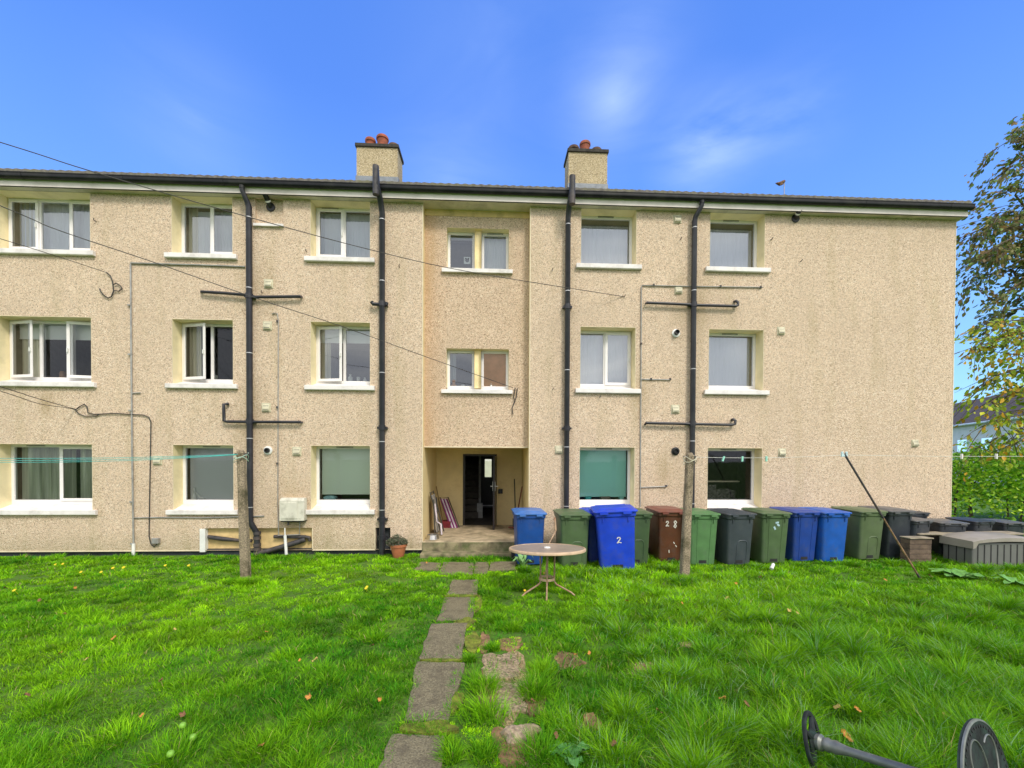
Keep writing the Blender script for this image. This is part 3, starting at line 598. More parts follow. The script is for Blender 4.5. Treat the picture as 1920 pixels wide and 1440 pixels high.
# meter box
a0, b0 = P(523.5, 976.5, -.16); a1, b1 = P(558, 937, -.16)
q = MB(); q.loft([(b0, a0, a1 + .12, -.16, 0, .01), (b1 - .02, a0, a1 + .12, -.16, 0, .01), (b1 + .03, a0 + .01, a1 + .11, -.12, 0, .01)]); mbx = q.build('meter_box', M['meter'], bld, smooth=35)
q = MB(); q.box(a0 + .04, a1 - .0, -.172, -.158, b0 + .04, b1 - .05); q.build('meter_door', M['meter'], mbx, bevel=.006)
q = MB(); q.box(a0 + .01, a1 + .1, -.11, 0, b0 - .03, b0 - .001); q.tube([(a0 + .14, -.08, b0), (a0 + .14, -.08, b0 - .1)], .02, 8); q.build('meter_bracket', M['castiron'], mbx)
q = MB(); q.tube([P3(534, 990, -.06), P3(534.5, 1004, -.06)], .014, 8); q.tube([P3(534.5, 1004, -.06), P3(537, 1040, -.08)], .028, 10); q.build('drain_stub', M['white'], bld, smooth=45)

# ------------------------------------------------------------------ porch: floor, steps, doors, hall
q = MB(); q.box(RL, RR, -.04, PB, GZ, FZ); q.build('porch_floor', M['concrete'], bld, bevel=.015)
q = MB(); q.box(RL + .0, RR + .3, -.045, -.02, GZ, FZ - .012); q.box(RL - .0, RR + .25, -.34, -.045, GZ - .1, .03); q.build('step', M['step'], bld, bevel=.02)
hl = [RL - .02 + .04, 0.55]
q = MB()
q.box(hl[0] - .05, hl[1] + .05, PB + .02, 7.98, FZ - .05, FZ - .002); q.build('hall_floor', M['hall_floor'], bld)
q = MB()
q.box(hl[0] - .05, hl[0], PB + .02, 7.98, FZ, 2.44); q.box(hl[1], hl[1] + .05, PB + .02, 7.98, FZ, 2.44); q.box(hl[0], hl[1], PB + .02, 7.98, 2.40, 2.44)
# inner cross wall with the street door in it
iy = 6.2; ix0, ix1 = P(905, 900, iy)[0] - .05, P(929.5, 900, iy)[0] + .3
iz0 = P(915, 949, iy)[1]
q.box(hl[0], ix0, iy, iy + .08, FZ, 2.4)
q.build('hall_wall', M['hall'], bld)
# stairs up on the left of the hall
q = MB()
for k in range(9): q.box(hl[0] + .02, P(898, 900, 4)[0], 3.4 + .26 * k, 3.4 + .26 * (k + 1), FZ, FZ + .17 * (k + 1))
q.build('stair', M['hall_floor'], bld)
q = MB(); xs_ = P(900, 900, 3.6)[0]; q.tube([(xs_, 3.5, FZ), (xs_, 3.5, 2.4)], .035, 8); q.box(xs_ - .08, xs_ + .08, 3.45, 3.6, FZ, FZ + .42); q.build('newel_post', M['galv'], bld)
# street door at the back with a tall clear pane; daylight street beyond
gy = 6.24; gx0, gx1 = P(909, 900, gy)[0], P(921.5, 900, gy)[0]; gz0, gz1 = P(915, 894.5, gy)[1], P(915, 861, gy)[1]
q = MB()
x0_, x1_ = ix0, hl[1]
q.box(x0_, gx0, iy, iy + .08, FZ, 2.4); q.box(gx1, x1_, iy, iy + .08, FZ, 2.4); q.box(gx0, gx1, iy, iy + .08, FZ, gz0); q.box(gx0, gx1, iy, iy + .08, gz1, 2.4)
dd = q.build('street_door', M['door'], bld)
q = MB(); q.box(x0_ + .03, gx1 + .06, iy - .03, iy - .001, iz0 - .0, iz0 + .04); q.build('letter_plate', M['clip'], dd)
q = MB(); q.box(x0_ + .05, x1_ - .1, iy - .012, iy - .001, FZ + .02, iz0 - .08); q.build('kick_plate', M['lead'], dd)
q = MB(); q.quad((gx0, iy + .04, gz0), (gx1, iy + .04, gz0), (gx1, iy + .04, gz1), (gx0, iy + .04, gz1)); q.build('pane', M['glass'], dd)
# door frame and the back door, open towards the garden
q = MB(); t_ = .05
q.box(dxl, dxl + t_, PB - .012, PB + .09, FZ, dzt); q.box(dxr - t_, dxr, PB - .012, PB + .09, FZ, dzt); q.box(dxl + t_, dxr - t_, PB - .012, PB + .09, dzt - t_, dzt)
dfm = q.build('door_frame', M['door'], bld)
q = MB(); q.box(0, .80, -.022, .022, 0, dzt - FZ - .07); dl = q.build('door', M['door'], bld, bevel=.004)
hx = dxr - .03
T = Matrix.Translation((hx, PB - .015, FZ + .012)) @ Matrix.Rotation(R(180 + 86.5), 4, 'Z')
dl.data.transform(T)
q = MB(); q.box(.70, .76, -.034, -.022, .92, 1.14); q.tube([(.73, -.02, 1.03), (.73, -.075, 1.03), (.62, -.085, 1.03)], .011, 8); q.tube([(.73, .02, 1.03), (.73, .075, 1.03), (.62, .085, 1.03)], .011, 8); q.box(.70, .76, .022, .034, .92, 1.14)
hd = q.build('handle', M['clip'], dl); hd.data.transform(T)
x, z = P(938.5, 921, PB); q = MB(); q.box(x - .055, x + .055, PB - .05, PB, z - .06, z + .06); q.build('entry_panel', M['black'], bld, bevel=.008)
q = MB(); q.box(hl[0] + .6, hl[1], PB + .05, PB + .35, FZ, FZ + .015); 

# ------------------------------------------------------------------ garden ground, path
def ground_mat():
    mt, t, b = newmat('ground'); tcn = N('ShaderNodeTexCoord', t)
    n = N('ShaderNodeTexNoise', t); n.inputs['Scale'].default_value = 1.7; n.inputs['Detail'].default_value = 9; L(tcn.outputs['Object'], n.inputs['Vector'], t)
    n2 = N('ShaderNodeTexNoise', t); n2.inputs['Scale'].default_value = 30; n2.inputs['Detail'].default_value = 5; L(tcn.outputs['Object'], n2.inputs['Vector'], t)
    c = ramp(t, n.outputs[0], [(0.3, (0.05, 0.15, 0.006)), (0.55, (0.09, 0.22, 0.008)), (0.75, (0.15, 0.26, 0.015))])
    c = mixc(t, ramp(t, n2.outputs[0], [(0.35, (0.6,) * 3), (0.6, (0, 0, 0))]), c, (0.06, 0.07, 0.012))
    L(c, b.inputs['Base Color'], t); b.inputs['Roughness'].default_value = 1
    bp = N('ShaderNodeBump', t); bp.inputs['Strength'].default_value = 1; bp.inputs['Distance'].default_value = 0.03; L(n2.outputs[0], bp.inputs['Height'], t); L(bp.outputs[0], b.inputs['Normal'], t)
    return mt
q = MB(); q.quad((-400, -400, GZ), (400, -400, GZ), (400, 600, GZ), (-400, 600, GZ)); g = q.build('ground', ground_mat()); tag(g, kind='structure')
def GQ(pts, jit=0.0):
    o = []
    for i, p in enumerate(pts): x, y = G(*p); o.append((x, y))
    return o
slabs_px = [[(777, 1069), (822, 1071), (828, 1057), (789, 1055)], [(822, 1079), (887, 1079), (889, 1056), (832, 1056)], [(889, 1078), (915, 1078), (917, 1056), (891, 1056)], [(917, 1072), (966, 1071), (968, 1055), (919, 1056)],
            [(838, 1118), (893, 1118), (896, 1090), (848, 1090)], [(818, 1166), (886, 1165), (892, 1122), (834, 1122)], [(785, 1239), (866, 1238), (877, 1172), (808, 1173)],
            [(757, 1356), (840, 1357), (872, 1246), (782, 1245)], [(690, 1500), (824, 1500), (835, 1383), (735, 1382)], [(600, 1700), (800, 1700), (815, 1510), (680, 1510)]]
excl = []
def rough_poly(poly, n=7, amp=.012):
    out_ = []
    for i in range(len(poly)):
        a = Vector(poly[i]); b = Vector(poly[(i + 1) % len(poly)])
        nn = (b - a).orthogonal().normalized()
        for k in range(n):
            t = k / n; out_.append(tuple(a.lerp(b, t) + nn * random.uniform(-amp, amp)))
    return out_
q = MB()
for s_ in slabs_px:
    pts = GQ(s_); excl.append(pts); top = GZ + .022 + random.uniform(-.005, .008)
    q.prism(rough_poly(pts), GZ - .03, top)
pth = q.build('path', M['slab'], bevel=.008); tag(pth, kind='structure')
# broken second row of slabs, bare earth and moss beside the path
def patch(name, px, mt_, z, th=.03, amp=.03, n=6, label=None, cat=None):
    pts = rough_poly(GQ(px), n, amp); qq = MB(); qq.prism(pts, GZ - .02, GZ + z); o = qq.build(name, mt_); return o
q = MB()
for s_, mt_i in (([(908, 1276), (978, 1272), (972, 1228), (906, 1230)], 0), ([(925, 1345), (985, 1340), (982, 1284), (930, 1284)], 0)):
    q.prism(rough_poly(GQ(s_), 8, .03), GZ - .02, GZ + .024)
o = q.build('broken_slabs', M['straw_slab'], bevel=.008); o.name = 'path'; tag(o, kind='structure')
def blob(c4, n=26, amp=.2):
    c4 = [Vector(c) for c in c4]; o = []; ph = [random.uniform(0, 6.28) for _ in range(4)]
    for k in range(n):
        a = -2 * math.pi * k / n; r_ = .5 * (1 + amp * sum(math.sin((j + 2) * a + ph[j]) for j in range(4)) / 2 + random.uniform(-.05, .05)); u, v = .5 + r_ * math.cos(a), .5 + r_ * math.sin(a)
        p = (c4[0] * (1 - u) + c4[1] * u) * (1 - v) + (c4[3] * (1 - u) + c4[2] * u) * v; o.append((p.x, p.y))
    ar = sum(o[i][0] * o[(i + 1) % n][1] - o[(i + 1) % n][0] * o[i][1] for i in range(n))
    return o if ar > 0 else o[::-1]
M['straw'] = mat('dry_bare_earth', (0.36, 0.26, 0.13), 1.0, .35, 45, dirt=(0.16, 0.12, 0.06), damt=.8, dscale=9, bump=1.0, bscale=60)
st = MB()
for k_, s_ in enumerate(([(902, 1362), (1000, 1360), (992, 1222), (900, 1226)], [(930, 1445), (1015, 1445), (1000, 1362), (930, 1366)], [(1160, 1275), (1240, 1278), (1230, 1240), (1172, 1240)], [(1270, 1215), (1330, 1215), (1322, 1203), (1276, 1203)])): st.prism(blob(GQ(s_), 30, .14), GZ - .02, GZ + .003 + .0005 * k_)
o = st.build('soil', M['straw']); tag(o, kind='structure')
soil = MB()
for s_ in ([(1040, 1255), (1078, 1256), (1080, 1232), (1050, 1228)], [(1038, 1216), (1105, 1240), (1095, 1250), (1040, 1245)], [(893, 1225), (925, 1222), (915, 1188), (900, 1188)], [(930, 1222), (985, 1218), (980, 1195), (935, 1200)], [(920, 1440), (1010, 1440), (990, 1370), (930, 1352)], [(1190, 1262), (1230, 1262), (1222, 1248), (1196, 1246)], [(1370, 1262), (1400, 1262), (1395, 1250), (1372, 1250)], [(1090, 1370), (1130, 1375), (1120, 1340), (1095, 1338)], [(985, 1345), (1030, 1345), (1020, 1300), (985, 1300)], [(895, 1350), (925, 1350), (920, 1260), (895, 1255)]):
    soil.prism(blob(GQ(s_)), GZ - .02, GZ + .008 + .0013 * len(soil.f) / 26)
o = soil.build('soil', M['soil']); tag(o, kind='structure')
mo = MB()
for s_ in ([(868, 1225), (905, 1222), (898, 1188), (872, 1190)], [(845, 1185), (885, 1182), (893, 1160), (856, 1162)], [(786, 1245), (860, 1244), (866, 1238), (788, 1239)], [(838, 1340), (868, 1335), (872, 1305), (850, 1300)], [(752, 1382), (850, 1384), (862, 1358), (756, 1358)], [(830, 1122), (900, 1122), (902, 1118), (834, 1118)], [(886, 1150), (903, 1150), (905, 1122), (893, 1122)]):
    mo.prism(blob(GQ(s_), 22, .16), GZ - .02, GZ + .022 + .0011 * len(mo.f) / 18)
o = mo.build('moss', M['moss']); tag(o, 'yellow-green moss creeping over the joints of the slab path', 'moss', kind='stuff')
# loose lump of pale concrete
x, y = G(975, 1384)
me = MB(); n_ = 22
rad = [1 + .22 * math.sin(3 * k * .285 + 1) + random.uniform(-.09, .09) for k in range(n_)]
for j, (f_, z_) in enumerate(((1, -.02), (1.02, .03), (.84, .055), (.45, .07))): me.v += [(x + .135 * f_ * rad[k] * math.cos(k * 2 * math.pi / n_), y + .085 * f_ * rad[k] * math.sin(k * 2 * math.pi / n_) + .03 * math.cos(k * .285), GZ + z_ + random.uniform(-.006, .006)) for k in range(n_)]
for j in range(3): me.f += [[j * n_ + k, j * n_ + (k + 1) % n_, (j + 1) * n_ + (k + 1) % n_, (j + 1) * n_ + k] for k in range(n_)]
me.f.append(list(range(3 * n_, 4 * n_))); me.m = [0] * len(me.f)
lump = me.build('concrete_lump', M['rubble'], smooth=30); tag(lump, 'pale broken lump of concrete lying in the grass beside the path', 'rubble')
excl.append([(x - .13, y - .09), (x + .13, y - .09), (x + .13, y + .09), (x - .13, y + .09)])

# ------------------------------------------------------------------ grass
def grass():
    E1 = []  # columns: x,y,len,lean_x,lean_y,width,colour idx rgb
    # frustum-shaped field of clumps, denser close to the camera
    cl_x, cl_y, cl_L, cl_n, cl_r, cl_c = [], [], [], [], [], []
    def vis(x, y, mrg=.9):
        d0 = y + DIST; xr_ = x * math.cos(YAW) - d0 * math.sin(YAW); dz = x * math.sin(YAW) + d0 * math.cos(YAW)
        return dz > 1.7 and abs(xr_) < 1.2 * dz + mrg
    area_y = np.linspace(-7.3, 5.5, 129)
    for i in range(128):
        y0, y1 = area_y[i], area_y[i + 1]; d0 = (y0 + y1) / 2 + DIST
        hw = 1.2 * d0 + .9; xa, xb = -hw + d0 * .046, min(hw, 15.5) + d0 * .046
        xa = max(xa, -11.2)
        if y1 > -.05: xa = 10.05
        if xb <= xa: continue
        dens = 150 if d0 < 4 else (105 if d0 < 6.5 else 72)
        if y1 > -.05: dens = 30
        n = int(dens * (xb - xa) * (y1 - y0)); 
        cl_x.append(rng.uniform(xa, xb, n)); cl_y.append(rng.uniform(y0, y1, n))
        for ea, eb in ((max(xa - 4, -13), xa), (xb, min(xb + 6, 16.5))):
            if y1 <= -.05 and eb > ea: k = int(34 * (eb - ea) * (y1 - y0)); cl_x.append(rng.uniform(ea, eb, k)); cl_y.append(rng.uniform(y0, y1, k))
    X = np.concatenate(cl_x); Y = np.concatenate(cl_y)
    # long-wave height and colour maps
    def nz(x, y, s, seed):
        r_ = np.random.default_rng(seed); o_ = 0
        for k in range(7):
            a = r_.uniform(0, 6.28); f_ = s * r_.uniform(.6, 1.7); o_ = o_ + np.sin((x * math.cos(a) + y * math.sin(a)) * f_ + r_.uniform(0, 6.28))
        return o_ / 7 * 1.9
    n1_, n2_, n3_ = nz(X, Y, 2.2, 1), nz(X, Y, 5.5, 2), nz(X, Y, 1.3, 3)
    right = 1 / (1 + np.exp(-(X - .9) * 2.2)); 
    near = np.clip((-2.5 - Y) / 3.5, 0, 1)
    Ln = .055 + .022 * n1_ + .018 * n2_ + right * (.040 + .03 * n3_ + .035 * near) + .012 * near
    Ln = np.clip(Ln, .028, .2) * rng.uniform(.75, 1.25, len(X))
    big = rng.random(len(X)) < (.02 + .05 * right * near); Ln[big] *= 1.6
    wallside = (Y > -.75) & (X < 10); Ln[wallside] *= rng.uniform(1.0, 1.5, wallside.sum())
    Rr = rng.uniform(.06, .135, len(X)); nb = rng.integers(40, 64, len(X))
    dcl = Y + DIST; nb = np.where(dcl > 6.5, (nb * .75).astype(int), nb)
    hue = .42 + .22 * np.clip((Y + 4.6) / 2.2, -1, 1) * np.clip((-.6 - Y) * 1.5, 0, 1) + .28 * n3_ + .2 * nz(X, Y, 9, 5) + rng.normal(0, .17, len(X)); lum = 1 + .20 * n2_ + rng.normal(0, .24, len(X))
    # named tufts seen in the photograph
    tufts = [(905, 1298, .15, .15), (900, 1350, .17, .17), (1010, 1300, .19, .17), (1020, 1265, .14, .14), (925, 1218, .07, .09), (880, 1240, .07, .08), (840, 1395, .06, .1), (900, 1420, .12, .14), (1015, 1420, .16, .16), (1080, 1385, .17, .2), (1040, 1360, .12, .15), (855, 1425, .10, .12), (1100, 1330, .10, .14), (960, 1180, .10, .16), (930, 1165, .10, .12), (1180, 1360, .16, .2), (1280, 1330, .17, .2), (1350, 1290, .14, .2), (1200, 1290, .12, .2),
             (1150, 1420, .18, .2), (1290, 1410, .19, .22), (1400, 1370, .17, .2), (1450, 1310, .17, .25), (1600, 1330, .15, .2), (1690, 1290, .24, .22), (1740, 1310, .28, .22), (1800, 1290, .28, .24), (1860, 1310, .28, .24), (1900, 1250, .26, .24), (1780, 1230, .2, .24), (1650, 1250, .16, .22), (1500, 1250, .13, .22), (1560, 1430, .14, .18), (1620, 1400, .12, .18), (1500, 1440, .16, .12), (1760, 1395, .12, .2), (1720, 1350, .2, .2),
             (1120, 1170, .12, .22), (1290, 1100, .12, .2), (1230, 1160, .11, .22), (1400, 1190, .12, .22), (1560, 1170, .12, .25), (1330, 1230, .14, .2), (200, 1400, .12, .25), (350, 1420, .13, .25), (480, 1400, .12, .22), (90, 1330, .12, .25), (600, 1350, .10, .2), (430, 1300, .09, .22), (620, 1280, .09, .22), (700, 1200, .09, .2), (740, 1150, .08, .2), (330, 1290, .09, .22), (560, 1440, .12, .2), (40, 1420, .13, .2),
             (1030, 1085, .09, .3), (1100, 1075, .11, .2), (1180, 1078, .12, .25), (1250, 1070, .14, .2), (1275, 1090, .12, .1), (1300, 1092, .12, .1), (450, 1098, .13, .1), (466, 1098, .14, .1), (440, 1094, .11, .08), (1276, 1094, .15, .1), (1292, 1096, .14, .1), (985, 1072, .12, .14), (1040, 1074, .13, .16), (1140, 1080, .13, .16), (1345, 1070, .12, .14), (1420, 1068, .12, .14), (1500, 1064, .12, .14), (1600, 1062, .12, .14), (1670, 1060, .12, .14), (1760, 1068, .14, .12), (1840, 1072, .15, .14), (1900, 1072, .16, .14)]
    tx, ty, tl, tn, tr_, th_ = [], [], [], [], [], []
    r5 = np.random.default_rng(77)
    for _ in range(170):
        a = r5.uniform(1150, 1960); b = r5.uniform(1130, 1470)
        if r5.random() < .25 + .75 * ((a - 1150) / 800) * .8: tufts.append((a, b, r5.uniform(.12, .26), r5.uniform(.10, .2)))
    for a, b, l_, r_ in tufts:
        x, y = G(a, b)
        for _ in range(3): tx.append(x + rng.normal(0, r_ * .25)); ty.append(y + rng.normal(0, r_ * .25)); tl.append(l_ * rng.uniform(.9, 1.3)); tn.append(130); tr_.append(r_ * .6); th_.append(rng.uniform(.2, .8))
    X = np.concatenate([X, tx]); Y = np.concatenate([Y, ty]); Ln = np.concatenate([Ln, tl]); Rr = np.concatenate([Rr, tr_]); nb = np.concatenate([nb, np.array(tn)]).astype(int); hue = np.concatenate([hue, th_]); lum = np.concatenate([lum, rng.normal(1.05, .08, len(tx))])
    ntuft = len(tx)
    mxs, mys = [], []
    for px_l in ([(868, 1225), (905, 1222), (898, 1188), (872, 1190)], [(845, 1185), (885, 1182), (893, 1160), (856, 1162)], [(786, 1245), (860, 1244), (866, 1238), (788, 1239)], [(838, 1340), (868, 1335), (872, 1305), (850, 1300)], [(752, 1382), (850, 1384), (862, 1358), (756, 1358)], [(830, 1122), (900, 1122), (902, 1118), (834, 1118)], [(886, 1150), (903, 1150), (905, 1122), (893, 1122)], [(780, 1082), (960, 1080), (960, 1072), (780, 1074)], [(890, 1440), (960, 1440), (940, 1360), (870, 1360)], [(930, 1222), (985, 1218), (980, 1195), (935, 1200)]):
        c4 = np.array(GQ(px_l)); ar = abs(np.cross(c4[2] - c4[0], c4[3] - c4[1])) / 2
        for _ in range(max(4, int(ar * 420))): u, v = rng.random(2); p_ = (c4[0] * (1 - u) + c4[1] * u) * (1 - v) + (c4[3] * (1 - u) + c4[2] * u) * v; mxs.append(p_[0]); mys.append(p_[1])
    nm = len(mxs); X = np.concatenate([X, mxs]); Y = np.concatenate([Y, mys]); Ln = np.concatenate([Ln, rng.uniform(.014, .035, nm)]); Rr = np.concatenate([Rr, np.full(nm, .035)]); nb = np.concatenate([nb, np.full(nm, 34)]).astype(int); hue = np.concatenate([hue, np.full(nm, 1.7)]); lum = np.concatenate([lum, rng.normal(1.0, .15, nm)]); ntuft += nm
    idx = np.repeat(np.arange(len(X)), nb); n = len(idx)
    ang = rng.uniform(0, 2 * np.pi, n); rad_ = np.sqrt(rng.random(n)) * Rr[idx]
    bx = X[idx] + np.cos(ang) * rad_; by = Y[idx] + np.sin(ang) * rad_
    ist = idx >= len(X) - ntuft
    keep = np.ones(n, bool)
    for pg in excl:
        pg = np.array(pg); c_ = pg.mean(0); pg = c_ + (pg - c_) * np.array([.70, .90])
        # signed test for convex polygon
        s_ = np.ones(n, bool); sgn = np.sign(np.cross(pg[1] - pg[0], pg[2] - pg[1]))
        for i in range(len(pg)):
            a, b = pg[i], pg[(i + 1) % len(pg)]
            s_ &= sgn * ((b[0] - a[0]) * (by - a[1]) - (b[1] - a[1]) * (bx - a[0])) > 0
        keep &= ~(s_ & ~(ist & (rng.random(n) < .25)))
    # worn strip right of the path: few background blades
    def inq(px): 
        pg = np.array(GQ(px)); s_ = np.ones(n, bool); sgn = np.sign(np.cross(pg[1] - pg[0], pg[2] - pg[1]))
        for i in range(len(pg)):
            a, b = pg[i], pg[(i + 1) % len(pg)]; s_ &= sgn * ((b[0] - a[0]) * (by - a[1]) - (b[1] - a[1]) * (bx - a[0])) > 0
        return s_
    worn = inq([(830, 1445), (1010, 1445), (1000, 1190), (868, 1182)])
    keep &= ~(worn & ~ist & (rng.random(n) < .86))
    for px in ([(1035, 1262), (1110, 1262), (1100, 1226), (1035, 1226)], [(1185, 1266), (1235, 1266), (1225, 1245), (1192, 1245)], [(1088, 1378), (1135, 1378), (1122, 1336), (1092, 1336)]): keep &= ~(inq(px) & (rng.random(n) < .85))
    keep &= ~((bx > RL) & (bx < RR + .3) & (by > -.36))
    keep &= (by < -.005) | (bx > 10.0)
    keep &= ~((bx > 9.2) & (bx < 10.7) & (by > -1.25) & (by < -.5))
    idx, bx, by, ang, rad_, ist = (q_[keep] for q_ in (idx, bx, by, ang, rad_, ist)); n = len(idx)
    ln = Ln[idx] * rng.uniform(.55, 1.2, n); dcl = by + DIST
    lean = (.25 + .9 * (rad_ / Rr[idx])) * rng.uniform(.4, 1.2, n) + .1; 
    la = ang + rng.normal(0, .7, n); lx, ly = np.cos(la) * lean, np.sin(la) * lean
    wd = np.where(ist, .0026, .0022) * rng.uniform(.7, 1.4, n) * np.clip(dcl / 3.2, .9, 2.6)
    fa = rng.uniform(0, np.pi, n); wx, wy_ = np.cos(fa) * wd, np.sin(fa) * wd
    z0 = np.full(n, GZ - .004)
    hz = ln / np.sqrt(1 + lean ** 2 * .6)
    def pt(t, bend): return bx + lx * hz * bend, by + ly * hz * bend, z0 + hz * (t - .22 * lean * t * t)
    m_ = pt(.55, .28); tip = pt(1.0, 1.0)
    V = np.empty((n, 5, 3), np.float32)
    V[:, 0] = np.stack([bx - wx, by - wy_, z0], 1); V[:, 1] = np.stack([bx + wx, by + wy_, z0], 1)
    V[:, 2] = np.stack([m_[0] + wx * .8, m_[1] + wy_ * .8, m_[2]], 1); V[:, 3] = np.stack([m_[0] - wx * .8, m_[1] - wy_ * .8, m_[2]], 1)
    V[:, 4] = np.stack(tip, 1)
    b0 = np.arange(n)[:, None] * 5
    loops = np.concatenate([b0 + np.array([[0, 1, 2, 3]]), b0 + np.array([[3, 2, 4]])], 1).ravel()
    ls = (np.arange(n)[:, None] * 7 + np.array([[0, 4]])).ravel()
    me_ = bpy.data.meshes.new('lawn_grass'); me_.vertices.add(n * 5); me_.vertices.foreach_set('co', V.ravel()); me_.loops.add(n * 7); me_.loops.foreach_set('vertex_index', loops.astype(np.int32))
    me_.polygons.add(n * 2); me_.polygons.foreach_set('loop_start', ls.astype(np.int32)); me_.update(calc_edges=True)
    h_ = np.clip(hue[idx] + rng.normal(0, .13, n), 0, 2)[:, None]; l_ = np.clip(lum[idx] * rng.uniform(.8, 1.2, n), .45, 1.6)[:, None]
    ca = np.array([.042, .225, .006]); cb = np.array([.29, .58, .008]); c_ = (ca + (cb - ca) * h_) * l_
    dead = rng.random(n) < .02 ; c_[dead] = np.array([.42, .36, .14]) * l_[dead]
    blue_ = (rng.random(n) < .10) & (bx > .5) & (ln > .1); c_[blue_] = np.array([.24, .42, .17]) * l_[blue_]
    cd_ = np.ones((n, 5, 4), np.float32); cd_[:, :, :3] = c_[:, None]
    at = me_.color_attributes.new('blade', 'FLOAT_COLOR', 'POINT'); at.data.foreach_set('color', cd_.ravel())
    mt, t, b = newmat('grass_blade'); a_ = N('ShaderNodeAttribute', t, attribute_name='blade'); L(a_.outputs['Color'], b.inputs['Base Color'], t); b.inputs['Roughness'].default_value = .6; b.inputs['Specular IOR Level'].default_value = .16
    tl_ = N('ShaderNodeBsdfTranslucent', t); L(a_.outputs['Color'], tl_.inputs[0], t); mx = N('ShaderNodeMixShader', t); mx.inputs[0].default_value = .27
    o_ = [q_ for q_ in t.nodes if q_.type == 'OUTPUT_MATERIAL'][0]; L(b.outputs[0], mx.inputs[1], t); L(tl_.outputs[0], mx.inputs[2], t); L(mx.outputs[0], o_.inputs[0], t)
    me_.materials.append(mt); o = bpy.data.objects.new('lawn_grass', me_); col.objects.link(o)
    tag(o, 'bright green unmown lawn grass, longer and tufted on the right of the path', 'grass', kind='stuff'); print('blades', n)
grass()

# ------------------------------------------------------------------ wheelie bins
BC = {}
def plastic(name, c, rough=.42, dirt=None, damt=.55):
    return mat(name, c, rough, .10, 5, dirt=dirt or tuple(.5 * q + .055 for q in c), damt=damt, dscale=6, bump=.06, bscale=200)
BC['blue'] = plastic('bin_blue_faded', (0.010, 0.070, 0.31)); BC['bright'] = plastic('bin_bright_blue', (0.012, 0.058, 0.62)); BC['navy'] = plastic('bin_navy', (0.012, 0.03, 0.19))
BC['royal'] = plastic('bin_royal_blue', (0.012, 0.10, 0.46)); BC['deep'] = plastic('bin_deep_blue', (0.014, 0.055, 0.30))
BC['green'] = plastic('bin_moss_green', (0.085, 0.14, 0.062)); BC['lgreen'] = plastic('bin_light_green', (0.10, 0.22, 0.085)); BC['olive'] = plastic('bin_olive_green', (0.105, 0.15, 0.070))
BC['brown'] = plastic('bin_brown', (0.115, 0.040, 0.020)); BC['brown_lid'] = plastic('bin_brown_lid', (0.20, 0.065, 0.045))
BC['grey'] = plastic('bin_slate_grey', (0.050, 0.062, 0.075)); BC['dgrey'] = plastic('bin_dark_grey', (0.030, 0.037, 0.048)); BC['weather'] = plastic('bin_weathered_grey', (0.11, 0.112, 0.118))
BC['blue_lid'] = plastic('bin_pale_blue_lid', (0.055, 0.18, 0.52))
M['paint'] = mat('white_hand_paint', (0.82, 0.80, 0.72), .7, .08)
M['scuff'] = mat('pale_blue_scuff', (0.42, 0.60, 0.68), .8, .15)
M['rubber_and_shade'] = mat('black_rubber_and_shade', (0.02, 0.02, 0.022), .7, .2)  # wheel rubber, and the black that stands for shade in hollows
Hb = .945
def front_y(z): return -.235 - .075 * z / Hb          # y of the front face at height z
